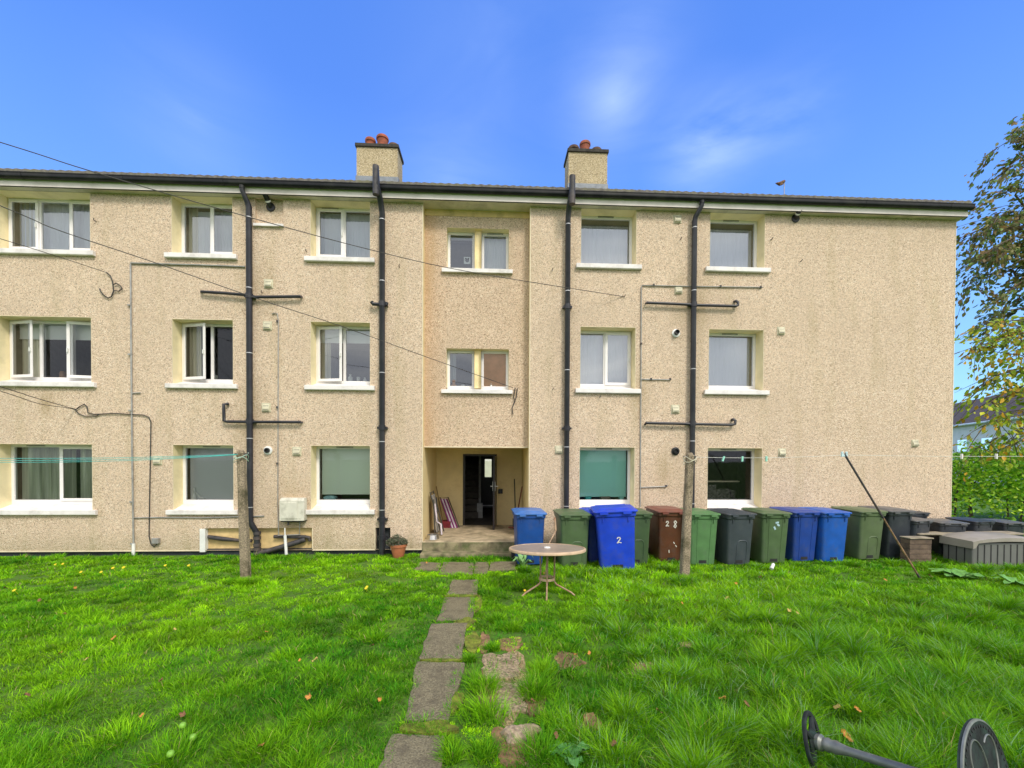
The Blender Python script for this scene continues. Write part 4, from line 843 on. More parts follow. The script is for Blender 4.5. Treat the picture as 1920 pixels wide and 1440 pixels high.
def make_bin(style):
    root = thing('wheelie_bin', None, 'bin')
    q = MB()
    q.loft([(.03, -.225, .225, -.235, .27, .04), (.06, -.232, .232, -.240, .275, .045), (.87, -.258, .258, front_y(.87), .345, .05), (.885, -.275, .275, front_y(.885) - .018, .36, .05), (Hb, -.28, .28, front_y(Hb) - .018, .365, .05)], 4)
    # small hanging tabs under the rim
    for tx_ in (-.17, .17): q.box(tx_ - .006, tx_ + .006, front_y(.87) - .014, front_y(.84) + .01, .80, .90)
    if style == 'arch':
        pts = [(-.10 * 1, .12), (-.10, .40), (-.085, .45), (-.05, .475), (.05, .475), (.085, .45), (.10, .40), (.10, .12)]
        q.tube([(x + .04, front_y(z) + .001, z) for x, z in pts], .011, 6)
    elif style == 'ribs':
        for tx_ in (-.13, .13): q.tube([(tx_ * .85, front_y(.07) + .001, .07), (tx_, front_y(.86) + .001, .86)], .009, 6)
    bd = q.build('body', BC['green'], root, smooth=35, local=True)
    q = MB(); q.box(-.07, .07, front_y(.06) - .004, front_y(.06) + .03, .05, .125); fp = q.build('foot_hold_shade', M['rubber_and_shade'], root, local=True)  # black block paints the shade of a recessed foot notch
    q = MB(); q.box(-.075, .075, front_y(.03) - .008, front_y(.03) + .02, .03, .048)
    q.build('foot_lip', BC['green'], root, local=True)
    q = MB(); sh = .02
    q.loft([(Hb + .008, -.292, .292, -.345, .375, .05, sh), (Hb + .018, -.300, .300, -.352, .38, .055, sh), (Hb + .034, -.296, .296, -.348, .38, .055, sh), (Hb + .043, -.27, .28, -.31, .35, .06, sh), (Hb + .038, -.245, .245, -.27, .31, .05, sh), (Hb + .042, -.23, .23, -.25, .29, .05, sh), (Hb + .060, -.20, .20, -.20, .24, .05, sh)], 5)
    for tx_ in (-.155, .155): q.box(tx_ - .055, tx_ + .055, -.366, -.34, Hb - .022, Hb + .008)
    q.build('lid', BC['green'], root, smooth=50, local=True)
    q = MB(); q.tube([(-.22, .415, Hb + .035), (.22, .415, Hb + .035)], .017, 10)
    for tx_ in (-.2, 0, .2): q.box(tx_ - .02, tx_ + .02, .35, .42, Hb + .005, Hb + .045)
    q.build('handle', BC['green'], root, smooth=45, local=True)
    for sx in (-1, 1):
        q = MB(); q.lathe([(.03, -.03), (.098, -.025), (.10, -.018), (.10, .018), (.098, .025), (.03, .03)], (sx * .265, .30, .10), 20, (1, 0, 0)); q.build('wheel', M['rubber_and_shade'], root, smooth=40, local=True)
    return root
protos = {s_: make_bin(s_) for s_ in ('plain', 'arch', 'ribs')}
used = set()
def set_mat(o, mt_):
    for sl in o.material_slots: sl.link = 'OBJECT'; sl.material = mt_
def place_bin(style, px, py, colr, label, rot=0, scale=1.0, wide=1.0, lid=None, tilt=0, at_lid=None):
    src = protos[style]
    if style in used:
        root = src.copy(); col.objects.link(root)
        for ch in list(src.children): c = ch.copy(); col.objects.link(c); c.parent = root
    else: root = src; used.add(style)
    x, y = G(px, py) if at_lid is None else (P(px, py, at_lid)[0], at_lid)
    if at_lid is not None: scale = (P(px, py, at_lid)[1] - GZ) / 1.0
    yaw = R(rot); off = Vector((0, .235 if at_lid is None else .35, 0)) * scale
    dx, dy = -math.sin(yaw) * off.y, math.cos(yaw) * off.y
    root.matrix_basis = Matrix.Translation((x + dx, y + dy, GZ)) @ Matrix.Rotation(yaw, 4, 'Z') @ Matrix.Rotation(R(tilt), 4, 'Y') @ Matrix.Diagonal((scale * wide, scale, scale, 1))
    tag(root, label, 'bin', 'wheelie bins standing along the wall')
    for ch in root.children:
        nm = ch.name.split('.')[0]
        if nm in ('body', 'handle', 'foot_lip'): set_mat(ch, BC[colr])
        elif nm == 'lid': set_mat(ch, BC[lid or colr])
    return root
def marks(root, strokes, mt_, name='painted_number', r_=.010):
    """strokes: lists of (x, z) on the front face, drawn as thin paint"""
    q = MB()
    for s_ in strokes:
        for (xa, za), (xb, zb) in zip(s_[:-1], s_[1:]):
            d = Vector((xb - xa, zb - za)); n_ = d.orthogonal().normalized() * r_; e_ = d.normalized() * r_ * .6
            ps = [(xa - e_.x + n_.x, za - e_.y + n_.y), (xa - e_.x - n_.x, za - e_.y - n_.y), (xb + e_.x - n_.x, zb + e_.y - n_.y), (xb + e_.x + n_.x, zb + e_.y + n_.y)]
            q.add([(x, front_y(z) - .004, z) for x, z in ps], [(0, 1, 2, 3)])
    o = q.build(name, mt_, root, local=True); return o
place_bin('plain', 994, 1061, 'blue', 'faded blue wheelie bin with a pale blue lid beside the porch steps', rot=3, lid='blue_lid')
place_bin('arch', 1077, 1065, 'green', 'moss green wheelie bin behind the round garden table', rot=2)
place_bin('plain', 1126, 1058, 'navy', 'navy wheelie bin mostly hidden behind the leaning bright blue one', rot=0, lid='bright')
b4 = place_bin('plain', 1159, 1071, 'bright', 'largest bright blue wheelie bin, leaning forward with a figure 2 painted on its front', rot=-9, scale=1.10, wide=1.16, tilt=-3.5)
place_bin('arch', 1192, 1060, 'green', 'green wheelie bin peeping out between the bright blue bin and the brown one', rot=0)
b6 = place_bin('plain', 1258, 1056, 'brown', 'brown wheelie bin with 28 painted in white on its front', rot=0, scale=1.02, lid='brown_lid')
place_bin('ribs', 1317, 1061, 'lgreen', 'light green ribbed wheelie bin just right of the leaning concrete post', rot=-1)
place_bin('arch', 1385, 1061, 'grey', 'slate grey wheelie bin between the light green bin and the scuffed green one', rot=5)
b9 = place_bin('ribs', 1450, 1058, 'green', 'green ribbed wheelie bin with pale blue scuffs high on its front', rot=-1)
place_bin('ribs', 1507, 1054, 'deep', 'deep blue ribbed wheelie bin right of the scuffed green bin', rot=3)
place_bin('plain', 1562, 1055, 'royal', 'smooth blue wheelie bin left of the olive green bin', rot=2)
place_bin('arch', 1630, 1051, 'olive', 'olive green wheelie bin between the smooth blue bin and the dark grey one', rot=3, lid='olive')
place_bin('plain', 1683, 1049, 'dgrey', 'dark grey wheelie bin behind the leaning clothes prop', rot=4, lid='weather')
place_bin('plain', 1736, 974, 'dgrey', 'weathered grey wheelie bin right behind the rotten crate', at_lid=-.80, rot=14, wide=1.1, lid='weather')
place_bin('plain', 1726, 960, 'dgrey', 'dark grey wheelie bin squeezed against the wall between the prop and the crate', at_lid=-.16, rot=5, wide=1.1, lid='dgrey')
place_bin('plain', 1792, 979, 'dgrey', 'low dark grey wheelie bin behind the left half of the storage box', at_lid=-.74, rot=-9, wide=1.25, lid='weather')
place_bin('plain', 1851, 976, 'dgrey', 'dark grey wheelie bin behind the storage box just past the wall corner', at_lid=-.62, rot=8, wide=1.2, lid='dgrey')
place_bin('plain', 1907, 979, 'dgrey', 'dark grey wheelie bin behind the storage box at the right edge of the picture', at_lid=-.6, rot=-6, wide=1.1, lid='weather')
def sc_pts(pts, cx, cz, s_): return [(cx + x * s_, cz + z * s_) for x, z in pts]
TWO = [(-.4, .55), (-.2, .85), (.2, .85), (.35, .55), (.1, 0), (-.45, -.75), (0, -.6), (.5, -.7)]
EIGHT = [(.3, .7), (0, .95), (-.3, .65), (0, .15), (.35, -.4), (.1, -.85), (-.3, -.5), (0, .1), (.35, .5), (.3, .7)]
marks(b6, [sc_pts(TWO, -.10, .74, .055), sc_pts(EIGHT, .045, .73, .072)], M['paint'], r_=.009)
marks(b6, [[(.03, .40), (.05, .37)], [(.07, .34), (.09, .31)], [(-.05, .25), (-.045, .20)]], M['paint'], 'paint_fleck', r_=.007)
marks(b4, [sc_pts(TWO, .03, .50, .055)], M['paint'], r_=.007)
marks(b9, [[(.0, .79), (.04, .80)], [(.03, .76), (.06, .74)], [(-.03, .71), (-.01, .67)]], M['scuff'], 'scuff_mark', r_=.017)

# ------------------------------------------------------------------ rotten crate, plank, storage box
M['oldwood'] = mat('rotten_grey_wood', (0.15, 0.105, 0.075), .95, .2, 5, dirt=(0.06, 0.045, 0.04), damt=.7, dscale=9, bump=1.0, bscale=25)
M['plank'] = mat('weathered_board', (0.34, 0.29, 0.21), .95, .2, 10, dirt=(0.14, 0.11, 0.07), damt=.6, dscale=6, bump=.6)
cx0, cx1 = G(1706, 1058)[0], G(1748, 1058)[0]; cy0 = G(1706, 1058)[1]
ct = thing('wooden_crate', 'rotten brown wooden crate between the dark grey bin and the storage box', 'crate', (cx0, cy0, GZ))
q = MB()
for k in range(5): q.box(cx0, cx1, cy0 + random.uniform(0, .012), cy0 + .03, GZ + .095 * k, GZ + .095 * k + .088)
for k in range(5): q.box(cx1 - .03, cx1, cy0 + .031, cy0 + .2, GZ + .095 * k, GZ + .095 * k + .088); q.box(cx0, cx0 + .03, cy0 + .031, cy0 + .2, GZ + .095 * k, GZ + .095 * k + .088)
q.build('side', M['oldwood'], ct, bevel=.006)
q = MB(); q.box(cx0 - .02, cx1 + .02, cy0 - .02, cy0 + .2, GZ + .48, GZ + .502); q.build('lid', M['plank'], ct, bevel=.006)
mpx = MB(); y_ = cy0 + .25
a, b = G(1724, 1000, .49); a2, b2 = G(1900, 996, .49)
mpx.prism([(a, b), (a2, b - .02), (a2, b + .3), (a, b + .28)], .455, .48); pk = mpx.build('wooden_board', M['plank'], bevel=.004); tag(pk, 'flat weathered chipboard sheet lying behind the storage box lid', 'board')
M['box_side'] = mat('storage_box_grey', (0.155, 0.155, 0.150), .5, .08, 4, dirt=(0.09, 0.10, 0.07), damt=.5); M['box_lid'] = mat('storage_box_lid', (0.33, 0.30, 0.26), .55, .08, 4, dirt=(0.16, 0.15, 0.11), damt=.6)
bx0, by0 = G(1823, 1064); bx1 = bx0 + 1.35; bz = GZ + .45
sb = thing('storage_box', 'pale grey plastic garden storage box with ribbed sides and an arched lid', 'storage box', (bx0, by0, GZ))
q = MB(); q.box(bx0, bx1, by0, by0 + .52, GZ, bz)
def lid_z(t): return .05 + .10 * math.sin(math.pi * max(0, min(1, t))) ** .6
sd_ = q.build('box_side', M['box_side'], sb, bevel=.02)
q = MB()
for k in range(10):
    x = bx0 + .09 + k * .128; q.box(x, x + .022, by0 - .004, by0 - .001, GZ + .02, bz - .03)
for k in range(3): y = by0 + .12 + k * .14; q.box(bx0 - .004, bx0 - .001, y, y + .02, GZ + .02, bz - .02)
q.build('groove_shade', M['rubber_and_shade'], sb)  # raised black strips put the shade of grooves into colour
q = MB(); n_ = 28; vs = []
for i in range(n_ + 1):
    t = i / n_; x = bx0 - .04 + (bx1 - bx0 + .08) * t; h_ = bz + .0 + lid_z(t) * .75; lo_ = bz - (.10 if (t < .045 or t > .955) else .02) + (lid_z(t) - .05) * .5
    for y, z in ((by0 - .045, lo_), (by0 - .045, h_ - .015), (by0 - .02, h_), (by0 + .53, h_ + .01), (by0 + .55, h_), (by0 + .55, lo_)): vs.append((x, y, z))
fs = [(i * 6 + k, i * 6 + k + 1, (i + 1) * 6 + k + 1, (i + 1) * 6 + k) for i in range(n_) for k in range(5)] + [(0, 5, 4, 3, 2, 1), tuple(n_ * 6 + k for k in range(6))] + [(i * 6 + 5, i * 6, (i + 1) * 6, (i + 1) * 6 + 5) for i in range(n_)]
q.add(vs, fs); q.build('lid', M['box_lid'], sb, smooth=35)

# ------------------------------------------------------------------ clothes posts, lines, prop, pegs
def post(bpx, bpy_, tpx, tpy, wb, wt, label):
    x, y = G(bpx, bpy_); X, Z = P(tpx, tpy, y + wb * .5)
    q = MB(); c0 = Vector((x, y + wb / 2, GZ - .1)); c1 = Vector((X, y + wb / 2, Z))
    n_ = 14; vs = []
    for i in range(n_ + 1):
        t = i / n_; c = c0.lerp(c1, t); w_ = (wb + (wt - wb) * t) / 2
        if i == n_: w_ *= .55; c.z += .02
        if i == n_ - 1: c = c0.lerp(c1, .985)
        ch = w_ * .28
        for dx, dy in ((-w_ + ch, -w_), (w_ - ch, -w_), (w_, -w_ + ch), (w_, w_ - ch), (w_ - ch, w_), (-w_ + ch, w_), (-w_, w_ - ch), (-w_, -w_ + ch)):
            vs.append((c.x + dx + random.uniform(-.003, .003), c.y + dy + random.uniform(-.003, .003), c.z))
    fs = [(i * 8 + k, i * 8 + (k + 1) % 8, (i + 1) * 8 + (k + 1) % 8, (i + 1) * 8 + k) for i in range(n_) for k in range(8)] + [tuple(n_ * 8 + k for k in range(8))]
    q.add(vs, fs)
    o = thing('clothes_post', label, 'post', (x, y, GZ)); q.build('shaft', M['post'], o)
    q = MB(); Zr = Z - .04; q.tube([(X - .11, y + wb / 2, Zr), (X + .11, y + wb / 2, Zr)], .008, 8); q.build('line_pin', M['castiron'], o, smooth=60)
    return X, y + wb / 2, Z
T1 = post(457, 1091, 452, 846, .128, .100, 'mossy concrete clothes post standing upright on the left of the lawn')
T2 = post(1286, 1086, 1293.5, 851, .136, .104, 'mottled concrete clothes post leaning slightly in front of the row of bins')
M['rope_t'] = mat('turquoise_line', (0.10, 0.50, 0.46), .6, .1); M['rope_w'] = mat('white_line', (0.72, 0.72, 0.66), .6, .1)
def rope(name, pts, r_, mt_, label, cat='clothes line', group=None, n=28, sag=0):
    q = MB(); pts = [Vector(p) for p in pts]; out_ = []
    for a, b in zip(pts[:-1], pts[1:]):
        for k in range(n): t = k / n; p = a.lerp(b, t); p.z -= sag * 4 * t * (1 - t); out_.append(p)
    out_.append(pts[-1]); q.tube(out_, r_, 6); o = q.build(name, mt_, smooth=80); return tag(o, label, cat, group)
lx, lz = P(-260, 868, T1[1] - .3)
for k, (dz, sg, dx, lb) in enumerate(((0, .14, -.02, 'lowest strand of turquoise clothes line running left from the concrete post'), (.03, .12, 0, 'middle strand of turquoise clothes line running left from the concrete post'), (.05, .085, .02, 'upper strand of turquoise clothes line running left from the concrete post'))):
    rope('clothes_line', [(T1[0] - .02 + dx, T1[1] - .09, T1[2] - .06 + dz * .2), (lx, T1[1] - .3 + dx * 2, T1[2] - .14 + dz * .8)], .0042, M['rope_t'], lb, sag=sg * .6)
def knot(T, mt_, label, name='rope_knot'):
    q = MB(); n_ = 60; pts = []
    for i in range(n_): t = i / n_; a = t * 2 * math.pi * 2.6; pts.append((T[0] + .10 * math.cos(a), T[1] + .10 * math.sin(a), T[2] - .05 - .10 * t + .03 * math.sin(a * 2.3)))
    q.tube(pts, .006, 6); o = q.build(name, mt_, smooth=80); return tag(o, label, 'rope')
knot(T1, mat('pale_green_rope', (.40, .56, .46), .7), 'pale green rope wound round the top of the left concrete post')
knot(T2, mat('dirty_white_rope', (.58, .55, .42), .8), 'dirty white rope wound round the top of the right concrete post')
hy = T2[1] + .02
hX, hZ = P(1583, 853, hy); eX, eZ = P(2150, 852, hy)
rope('clothes_line', [(T2[0] + .05, hy, T2[2] - .05), (hX, hy, hZ), (eX, hy, eZ)], .0036, M['rope_w'], 'thin pale clothes line running right over the forked prop', sag=.03)
def peg(px, dz, tiltd, label, mt_):
    t = (P(px, 855, hy)[0] - T2[0]) / (hX - T2[0]); x = P(px, 855, hy)[0]
    z = (T2[2] - .05) + (hZ - T2[2] + .05) * min(t, 1) - .03 * 4 * max(0, t * (1 - t)) if t < 1 else hZ + (eZ - hZ) * (x - hX) / (eX - hX) - .01
    q = MB(); q.box(-.009, .009, -.012, -.003, -.05, .02); q.box(-.009, .009, .003, .012, -.05, .02); q.box(-.010, .010, -.004, .004, -.012, .002)
    q2 = q.build('clothes_peg', mt_, bevel=.002); q2.matrix_basis = Matrix.Translation((x, hy, z + dz)) @ Matrix.Rotation(R(tiltd), 4, 'Y') @ Matrix.Diagonal((1.25, 1.25, 1.25, 1))
    tag(q2, label, 'clothes peg', 'pegs on the pale line')
pm1 = mat('mint_peg', (.32, .72, .58), .5)
peg(1357, 0, 20, 'tilted mint peg on the line in front of the dark ground floor window', pm1); peg(1392, 0, 3, 'pale green peg on the line before the right edge of the dark window', pm1); peg(1437, 0, 0, 'upright mint peg on the line right of the ground floor window', pm1)
peg(1803, 0, 0, 'white peg on the line against the hedge, nearest the building corner', M['white']); peg(1868, 0, 0, 'white peg on the line against the hedge, further from the building', M['white'])
# prop
bx_, by_ = G(1725, 1085); top = Vector((hX, hy, hZ + .02)); bot = Vector((bx_, by_, GZ))
pp = thing('clothes_prop', 'long rusty clothes prop leaning left with a pale forked head holding the line', 'clothes prop', (bx_, by_, GZ))
q = MB(); mid = bot.lerp(top, .48); q.tube([bot, bot.lerp(mid, .5), mid], .014, 10); q.build('lower_pole', mat('rusty_pole', (.25, .15, .075), .7, .35, 14, dirt=(.06, .05, .045), damt=.7, dscale=12), pp, smooth=60)
q = MB(); q.tube([mid, top], .0165, 10); q.build('upper_pole', M['castiron'], pp, smooth=60); q = MB(); q.tube([bot, bot.lerp(top, .04)], .017, 10); q.build('foot_cap', M['castiron'], pp, smooth=60)
q = MB(); d = (top - bot).normalized(); q.box(top.x - .055, top.x + .055, top.y - .012, top.y + .012, top.z - .05, top.z + .0); q.box(top.x - .055, top.x - .02, top.y - .011, top.y + .011, top.z + .0, top.z + .035); q.box(top.x + .02, top.x + .055, top.y - .011, top.y + .011, top.z, top.z + .035)
q.build('forked_head', mat('pale_blue_plastic', (.55, .72, .76), .5), pp, bevel=.006)

# ------------------------------------------------------------------ overhead cables
def cable(pts, label, r_=.0058, Yw=0.0, Dend=4.6):
    """pts: seen points, the last one is on the wall"""
    xw = pts[-1][0]; xs0 = pts[0][0]; Dw = DIST + Yw; out_ = []
    for a, b in pts:
        t = (xw - a) / (xw - xs0); inv = 1 / Dw + (1 / Dend - 1 / Dw) * t; out_.append(Vector(P3(a, b, 1 / inv - DIST)))
    d = (out_[0] - out_[1]).normalized(); ext = [out_[0] + d * 2.5 * k for k in (3, 2, 1)]
    for k, e_ in enumerate(ext): e_.z -= .05 * (3 - k) ** 1.2
    # smooth
    allp = ext + out_; dense = []
    for i in range(len(allp) - 1):
        p0, p1, p2, p3 = allp[max(i - 1, 0)], allp[i], allp[i + 1], allp[min(i + 2, len(allp) - 1)]
        for k in range(8):
            t = k / 8; dense.append(.5 * ((2 * p1) + (p2 - p0) * t + (2 * p0 - 5 * p1 + 4 * p2 - p3) * t * t + (3 * p1 - p0 - 3 * p2 + p3) * t ** 3))
    dense.append(allp[-1]); q = MB(); q.tube(dense, r_, 6); o = q.build('overhead_cable', M['cable_w'], smooth=80); tag(o, label, 'cable', 'overhead cables reaching the wall from the left')
cable([(0, 266.6), (168, 320), (436, 398.5), (693.5, 468), (885, 510.5), (1169, 556)], 'topmost thin overhead cable, reaching the wall right of the entrance bay', Dend=5.4)
cable([(0, 385.7), (108, 431), (298, 495), (487.7, 561.7), (644, 613), (817, 675.5), (962, 727)], 'overhead cable crossing to the right end of the lower bay window sill', Yw=.17, Dend=5.4)
cable([(0, 447.5), (108, 481), (200, 511)], 'short overhead cable ending in a loop under the top left window', Dend=7.4)
cable([(0, 725), (60, 744), (104, 757), (141, 767)], 'upper of two overhead cables meeting the wall below the middle left window', Dend=7.6, r_=.007)
cable([(0, 733), (70, 756), (115, 763), (141, 768)], 'lower of two overhead cables meeting the wall below the middle left window', Dend=7.6)

# ------------------------------------------------------------------ round garden table
tx, ty = G(1027, 1112); ty += .0
tcx, _z = P(1026, 1027, ty); tz = P(1026, 1029, ty)[1]
tw = (P(1096, 1030, ty)[0] - P(955, 1030, ty)[0]) / 2
M['ttop'] = mat('stippled_table_glass', (.36, .29, .23), .35, .1, 30, dirt=(.12, .10, .08), damt=.4); M['trim'] = mat('beige_metal_trim', (.55, .40, .26), .5, .12, 9, dirt=(.3, .16, .08), damt=.5)
M['tleg'] = mat('rusty_beige_leg', (.40, .27, .17), .55, .25, 18, dirt=(.26, .09, .04), damt=.8, dscale=9)
tb = thing('garden_table', 'round beige garden table with rusty splayed tube legs in the long grass', 'table', (tx, ty, GZ))
q = MB(); q.lathe([(0.0, .0), (.028, .0), (.03, .012), (tw - .02, .012), (tw - .02, -.004), (0, -.004)], (tcx, ty, tz), 64); tt_ = [q.build('tabletop', M['ttop'], tb, smooth=40)]
q = MB(); q.lathe([(tw - .022, -.022), (tw - .006, -.028), (tw + .008, -.02), (tw + .010, .006), (tw, .017), (tw - .02, .018), (tw - .022, .008), (tw - .022, -.022)], (tcx, ty, tz), 72); tt_.append(q.build('table_rim', M['trim'], tb, smooth=50))
q = MB(); q.lathe([(.018, .0), (.045, .0), (.048, .02), (.04, .03), (.02, .03), (.018, 0)], (tcx, ty, tz), 24); tt_.append(q.build('parasol_collar', M['white'], tb, smooth=40))
Tt = Matrix.Translation((tcx, ty, tz)) @ Matrix.Rotation(R(-4.5), 4, 'X') @ Matrix.Translation((-tcx, -ty, -tz))
for o in tt_: o.data.transform(Tt)
hr = P(1027, 1084, ty)[1]
for k, a in enumerate((205, 335, 262, 80)):
    ca_, sa_ = math.cos(R(a)), math.sin(R(a)); r0 = .115; sc_ = 1.0 if k < 2 else .9
    pts = [(.02, tz - .02), (r0, tz - .03), (r0, tz - .10), (r0 * .95, hr), (r0 * .98, hr - .04), (r0 * 1.25, hr - .075), (.36 * sc_, GZ + .055), (.42 * sc_, GZ + .01)]
    q = MB(); q.tube([(tcx + ca_ * r_, ty + sa_ * r_, z) for r_, z in pts], .0125, 10); q.build('leg', M['tleg'], tb, smooth=60)
q = MB(); q.lathe([(r0 * .86, hr - .02), (r0 * 1.02, hr - .02), (r0 * 1.02, hr + .015), (r0 * .86, hr + .015), (r0 * .86, hr - .02)], (tcx, ty, 0), 28); q.build('leg_ring', M['trim'], tb, smooth=40)

# rusty iron rod leaning on the green bin
a = Vector((*G(1030, 1045), GZ)); 
q = MB(); x, z = P(1042, 996, -1.62); x2_, z2_ = P(1028, 1022, -1.72); q.tube([(x, -1.60, z), (x2_, -1.72, z2_), (x2_ - .06, -1.85, GZ)], .013, 8); q.tube([(x, -1.60, z), (x - .01, -1.56, z + .22)], .02, 8)
o = q.build('rusty_rod', M['tleg'], smooth=60); tag(o, 'rusty bent rod leaning against the green bin behind the round table', 'rod')

# ------------------------------------------------------------------ metal bistro table lying on its side
n0 = Vector((.382, -.901, .204)).normalized(); A0 = Vector((2.055, -6.185, .112)); B0 = Vector((2.121, -6.160, .121)) + n0 * .773; n0 = (B0 - A0).normalized(); RA, RB = .168, .330
M['castg'] = mat('verdigris_cast_metal', (.030, .034, .034), .85, .3, 8, dirt=(.045, .085, .068), damt=.7, dscale=7, metal=0, spec=.06, bump=.3, bscale=60); M['castl'] = mat('worn_grey_cast_edge', (.19, .20, .18), .45, .2, 12, metal=.3, dirt=(.1, .12, .11), damt=.5)
bt_ = thing('bistro_table', 'dark green cast metal bistro table lying on its side in the near grass', 'table', (A0.x, A0.y, GZ))
ua = n0.cross(Vector((0, 0, 1))).normalized(); ub = n0.cross(ua)
nA = Vector((math.cos(R(-46)), math.sin(R(-46)), .26)).normalized(); uA = nA.cross(Vector((0, 0, 1))).normalized(); vA = nA.cross(uA)
# base: ring with four spokes and hub
q = MB(); q.lathe([(RA - .03, -.006), (RA - .004, -.012), (RA, -.004), (RA, .006), (RA - .01, .012), (RA - .03, .006), (RA - .03, -.006)], A0, 48, nA)
for k in range(4):
    d = uA * math.cos(R(45 + 90 * k)) + vA * math.sin(R(45 + 90 * k)); q.tube([A0 + d * .02, A0 + d * (RA - .015)], [.022, .012], 8)
q.lathe([(.0, -.014), (.05, -.012), (.07, .0), (.05, .02), (.045, .03)], A0, 24, nA); q.build('base', M['castg'], bt_, smooth=40)
q = MB(); q.lathe([(.045, .02), (.05, .05), (.036, .065), (.042, .09), (.034, .105), (.040, .13), (.032, .16), (.026, .20), (.024, .70), (.03, .73), (.055, (B0 - A0).length - .008)], A0, 20, n0); q.build('pedestal', M['castl'], bt_, smooth=50)
q = MB(); q.lathe([(0, .0), (RB - .05, .0), (RB - .045, -.006), (RB, -.010), (RB, .010), (0, .012)], B0, 72, n0)
q.build('tabletop', M['castg'], bt_, smooth=40)
q = MB()
q.lathe([(RB - .006, .0), (RB + .003, .002), (RB + .003, .010), (RB - .006, .013), (RB - .006, .0)], B0, 72, n0)
for k in range(6):
    a = 2 * math.pi * k / 6; pts = []
    for i in range(15):
        t = i / 14; aa = a + 1.25 * t; rr = .05 + (RB - .10) * math.sin(t * math.pi * .72); pts.append(B0 + n0 * .012 + (ua * math.cos(aa) + ub * math.sin(aa)) * rr)
    q.tube(pts, .0045, 6)
q.build('scroll_rib', M['castl'], bt_, smooth=60)
q = MB()
for k in range(56):
    a = 2 * math.pi * k / 56; c = B0 + n0 * .0105 + (ua * math.cos(a) + ub * math.sin(a)) * (RB - .028); q.lathe([(.0075, .0), (.0075, .0035)], c, 8, n0)
q.build('border_hole_shade', M['rubber_and_shade'], bt_)  # black discs paint the darkness of the pierced holes

# ------------------------------------------------------------------ pot plant, weeds, leaves, flowers
def leafmat(name, c, var=.3, tr=.35, rough=.5):
    mt, t, b = newmat(name); a_ = N('ShaderNodeAttribute', t, attribute_name='leaf'); L(a_.outputs['Color'], b.inputs['Base Color'], t); b.inputs['Roughness'].default_value = rough
    tl_ = N('ShaderNodeBsdfTranslucent', t); L(a_.outputs['Color'], tl_.inputs[0], t); mx = N('ShaderNodeMixShader', t); mx.inputs[0].default_value = tr
    o_ = [q_ for q_ in t.nodes if q_.type == 'OUTPUT_MATERIAL'][0]; L(b.outputs[0], mx.inputs[1], t); L(tl_.outputs[0], mx.inputs[2], t); L(mx.outputs[0], o_.inputs[0], t)
    return mt
LM = leafmat('leaf', None)
def leaf_mesh(name, C_, size, colors, parent=None, aspect=.6, normal=None, droop=0.0, seed=0, dirs=None):
    """C_: n x 3 leaf centres; each leaf is a folded diamond of four faces"""
    rg = np.random.default_rng(seed); n = len(C_); size = size * rg.uniform(.6, 1.3, n)
    th = rg.uniform(0, 2 * np.pi, n); ph = rg.normal(0, .5, n) - droop
    d = np.stack([np.cos(th) * np.cos(ph), np.sin(th) * np.cos(ph), np.sin(ph)], 1) if dirs is None else dirs + rg.normal(0, .3, (n, 3)); d /= np.linalg.norm(d, axis=1)[:, None]
    r_ = rg.normal(0, 1, (n, 3)); s_ = np.cross(d, r_); s_ /= np.linalg.norm(s_, axis=1)[:, None]; nn = np.cross(d, s_)
    L_ = size[:, None]; W_ = L_ * aspect / 2
    V = np.empty((n, 6, 3), np.float32); V[:, 0] = C_ - d * L_ / 2; V[:, 1] = C_ - d * L_ * .1 + s_ * W_ + nn * L_ * .08; V[:, 2] = C_ + d * L_ * .2 + s_ * W_ * .8 + nn * L_ * .08; V[:, 3] = C_ + d * L_ / 2 - nn * L_ * .05; V[:, 4] = C_ + d * L_ * .2 - s_ * W_ * .8 + nn * L_ * .08; V[:, 5] = C_ - d * L_ * .1 - s_ * W_ + nn * L_ * .08
    b0 = np.arange(n)[:, None] * 6; loops = np.concatenate([b0 + np.array([[0, 1, 2, 3]]), b0 + np.array([[0, 3, 4, 5]])], 1).ravel()
    me_ = bpy.data.meshes.new(name); me_.vertices.add(n * 6); me_.vertices.foreach_set('co', V.ravel()); me_.loops.add(n * 8); me_.loops.foreach_set('vertex_index', loops.astype(np.int32)); me_.polygons.add(n * 2); me_.polygons.foreach_set('loop_start', (np.arange(n * 2) * 4).astype(np.int32)); me_.update(calc_edges=True)
    cs = np.array(colors)[rg.integers(0, len(colors), n)] * rg.uniform(.65, 1.35, (n, 1)); cd_ = np.ones((n, 6, 4), np.float32); cd_[:, :, :3] = cs[:, None]
    at = me_.color_attributes.new('leaf', 'FLOAT_COLOR', 'POINT'); at.data.foreach_set('color', cd_.ravel()); me_.materials.append(LM)
    o = bpy.data.objects.new(name, me_); col.objects.link(o)
    if parent: o.parent = parent; o.matrix_parent_inverse = wmat(parent).inverted()
    return o
px_, py_ = G(745, 1047); py_ += .1
pt_ = thing('potted_plant', 'terracotta pot of grey-green lavender beside the soil pipe', 'potted plant', (px_, py_, GZ))
q = MB(); q.lathe([(.10, 0), (.105, .01), (.15, .21), (.165, .215), (.172, .26), (.16, .265), (.15, .25), (.14, .24), (0, .235)], (px_, py_, GZ), 32); q.build('pot', mat('terracotta_pot', (.46, .15, .065), .8, .12, 7, dirt=(.3, .15, .09), damt=.5), pt_, smooth=40)
rg = np.random.default_rng(3); n = 1500; th = rg.uniform(0, 6.28, n); rr = np.sqrt(rg.random(n)) * .21; hh = rg.random(n) * .2 * (1.15 - rr / .3)
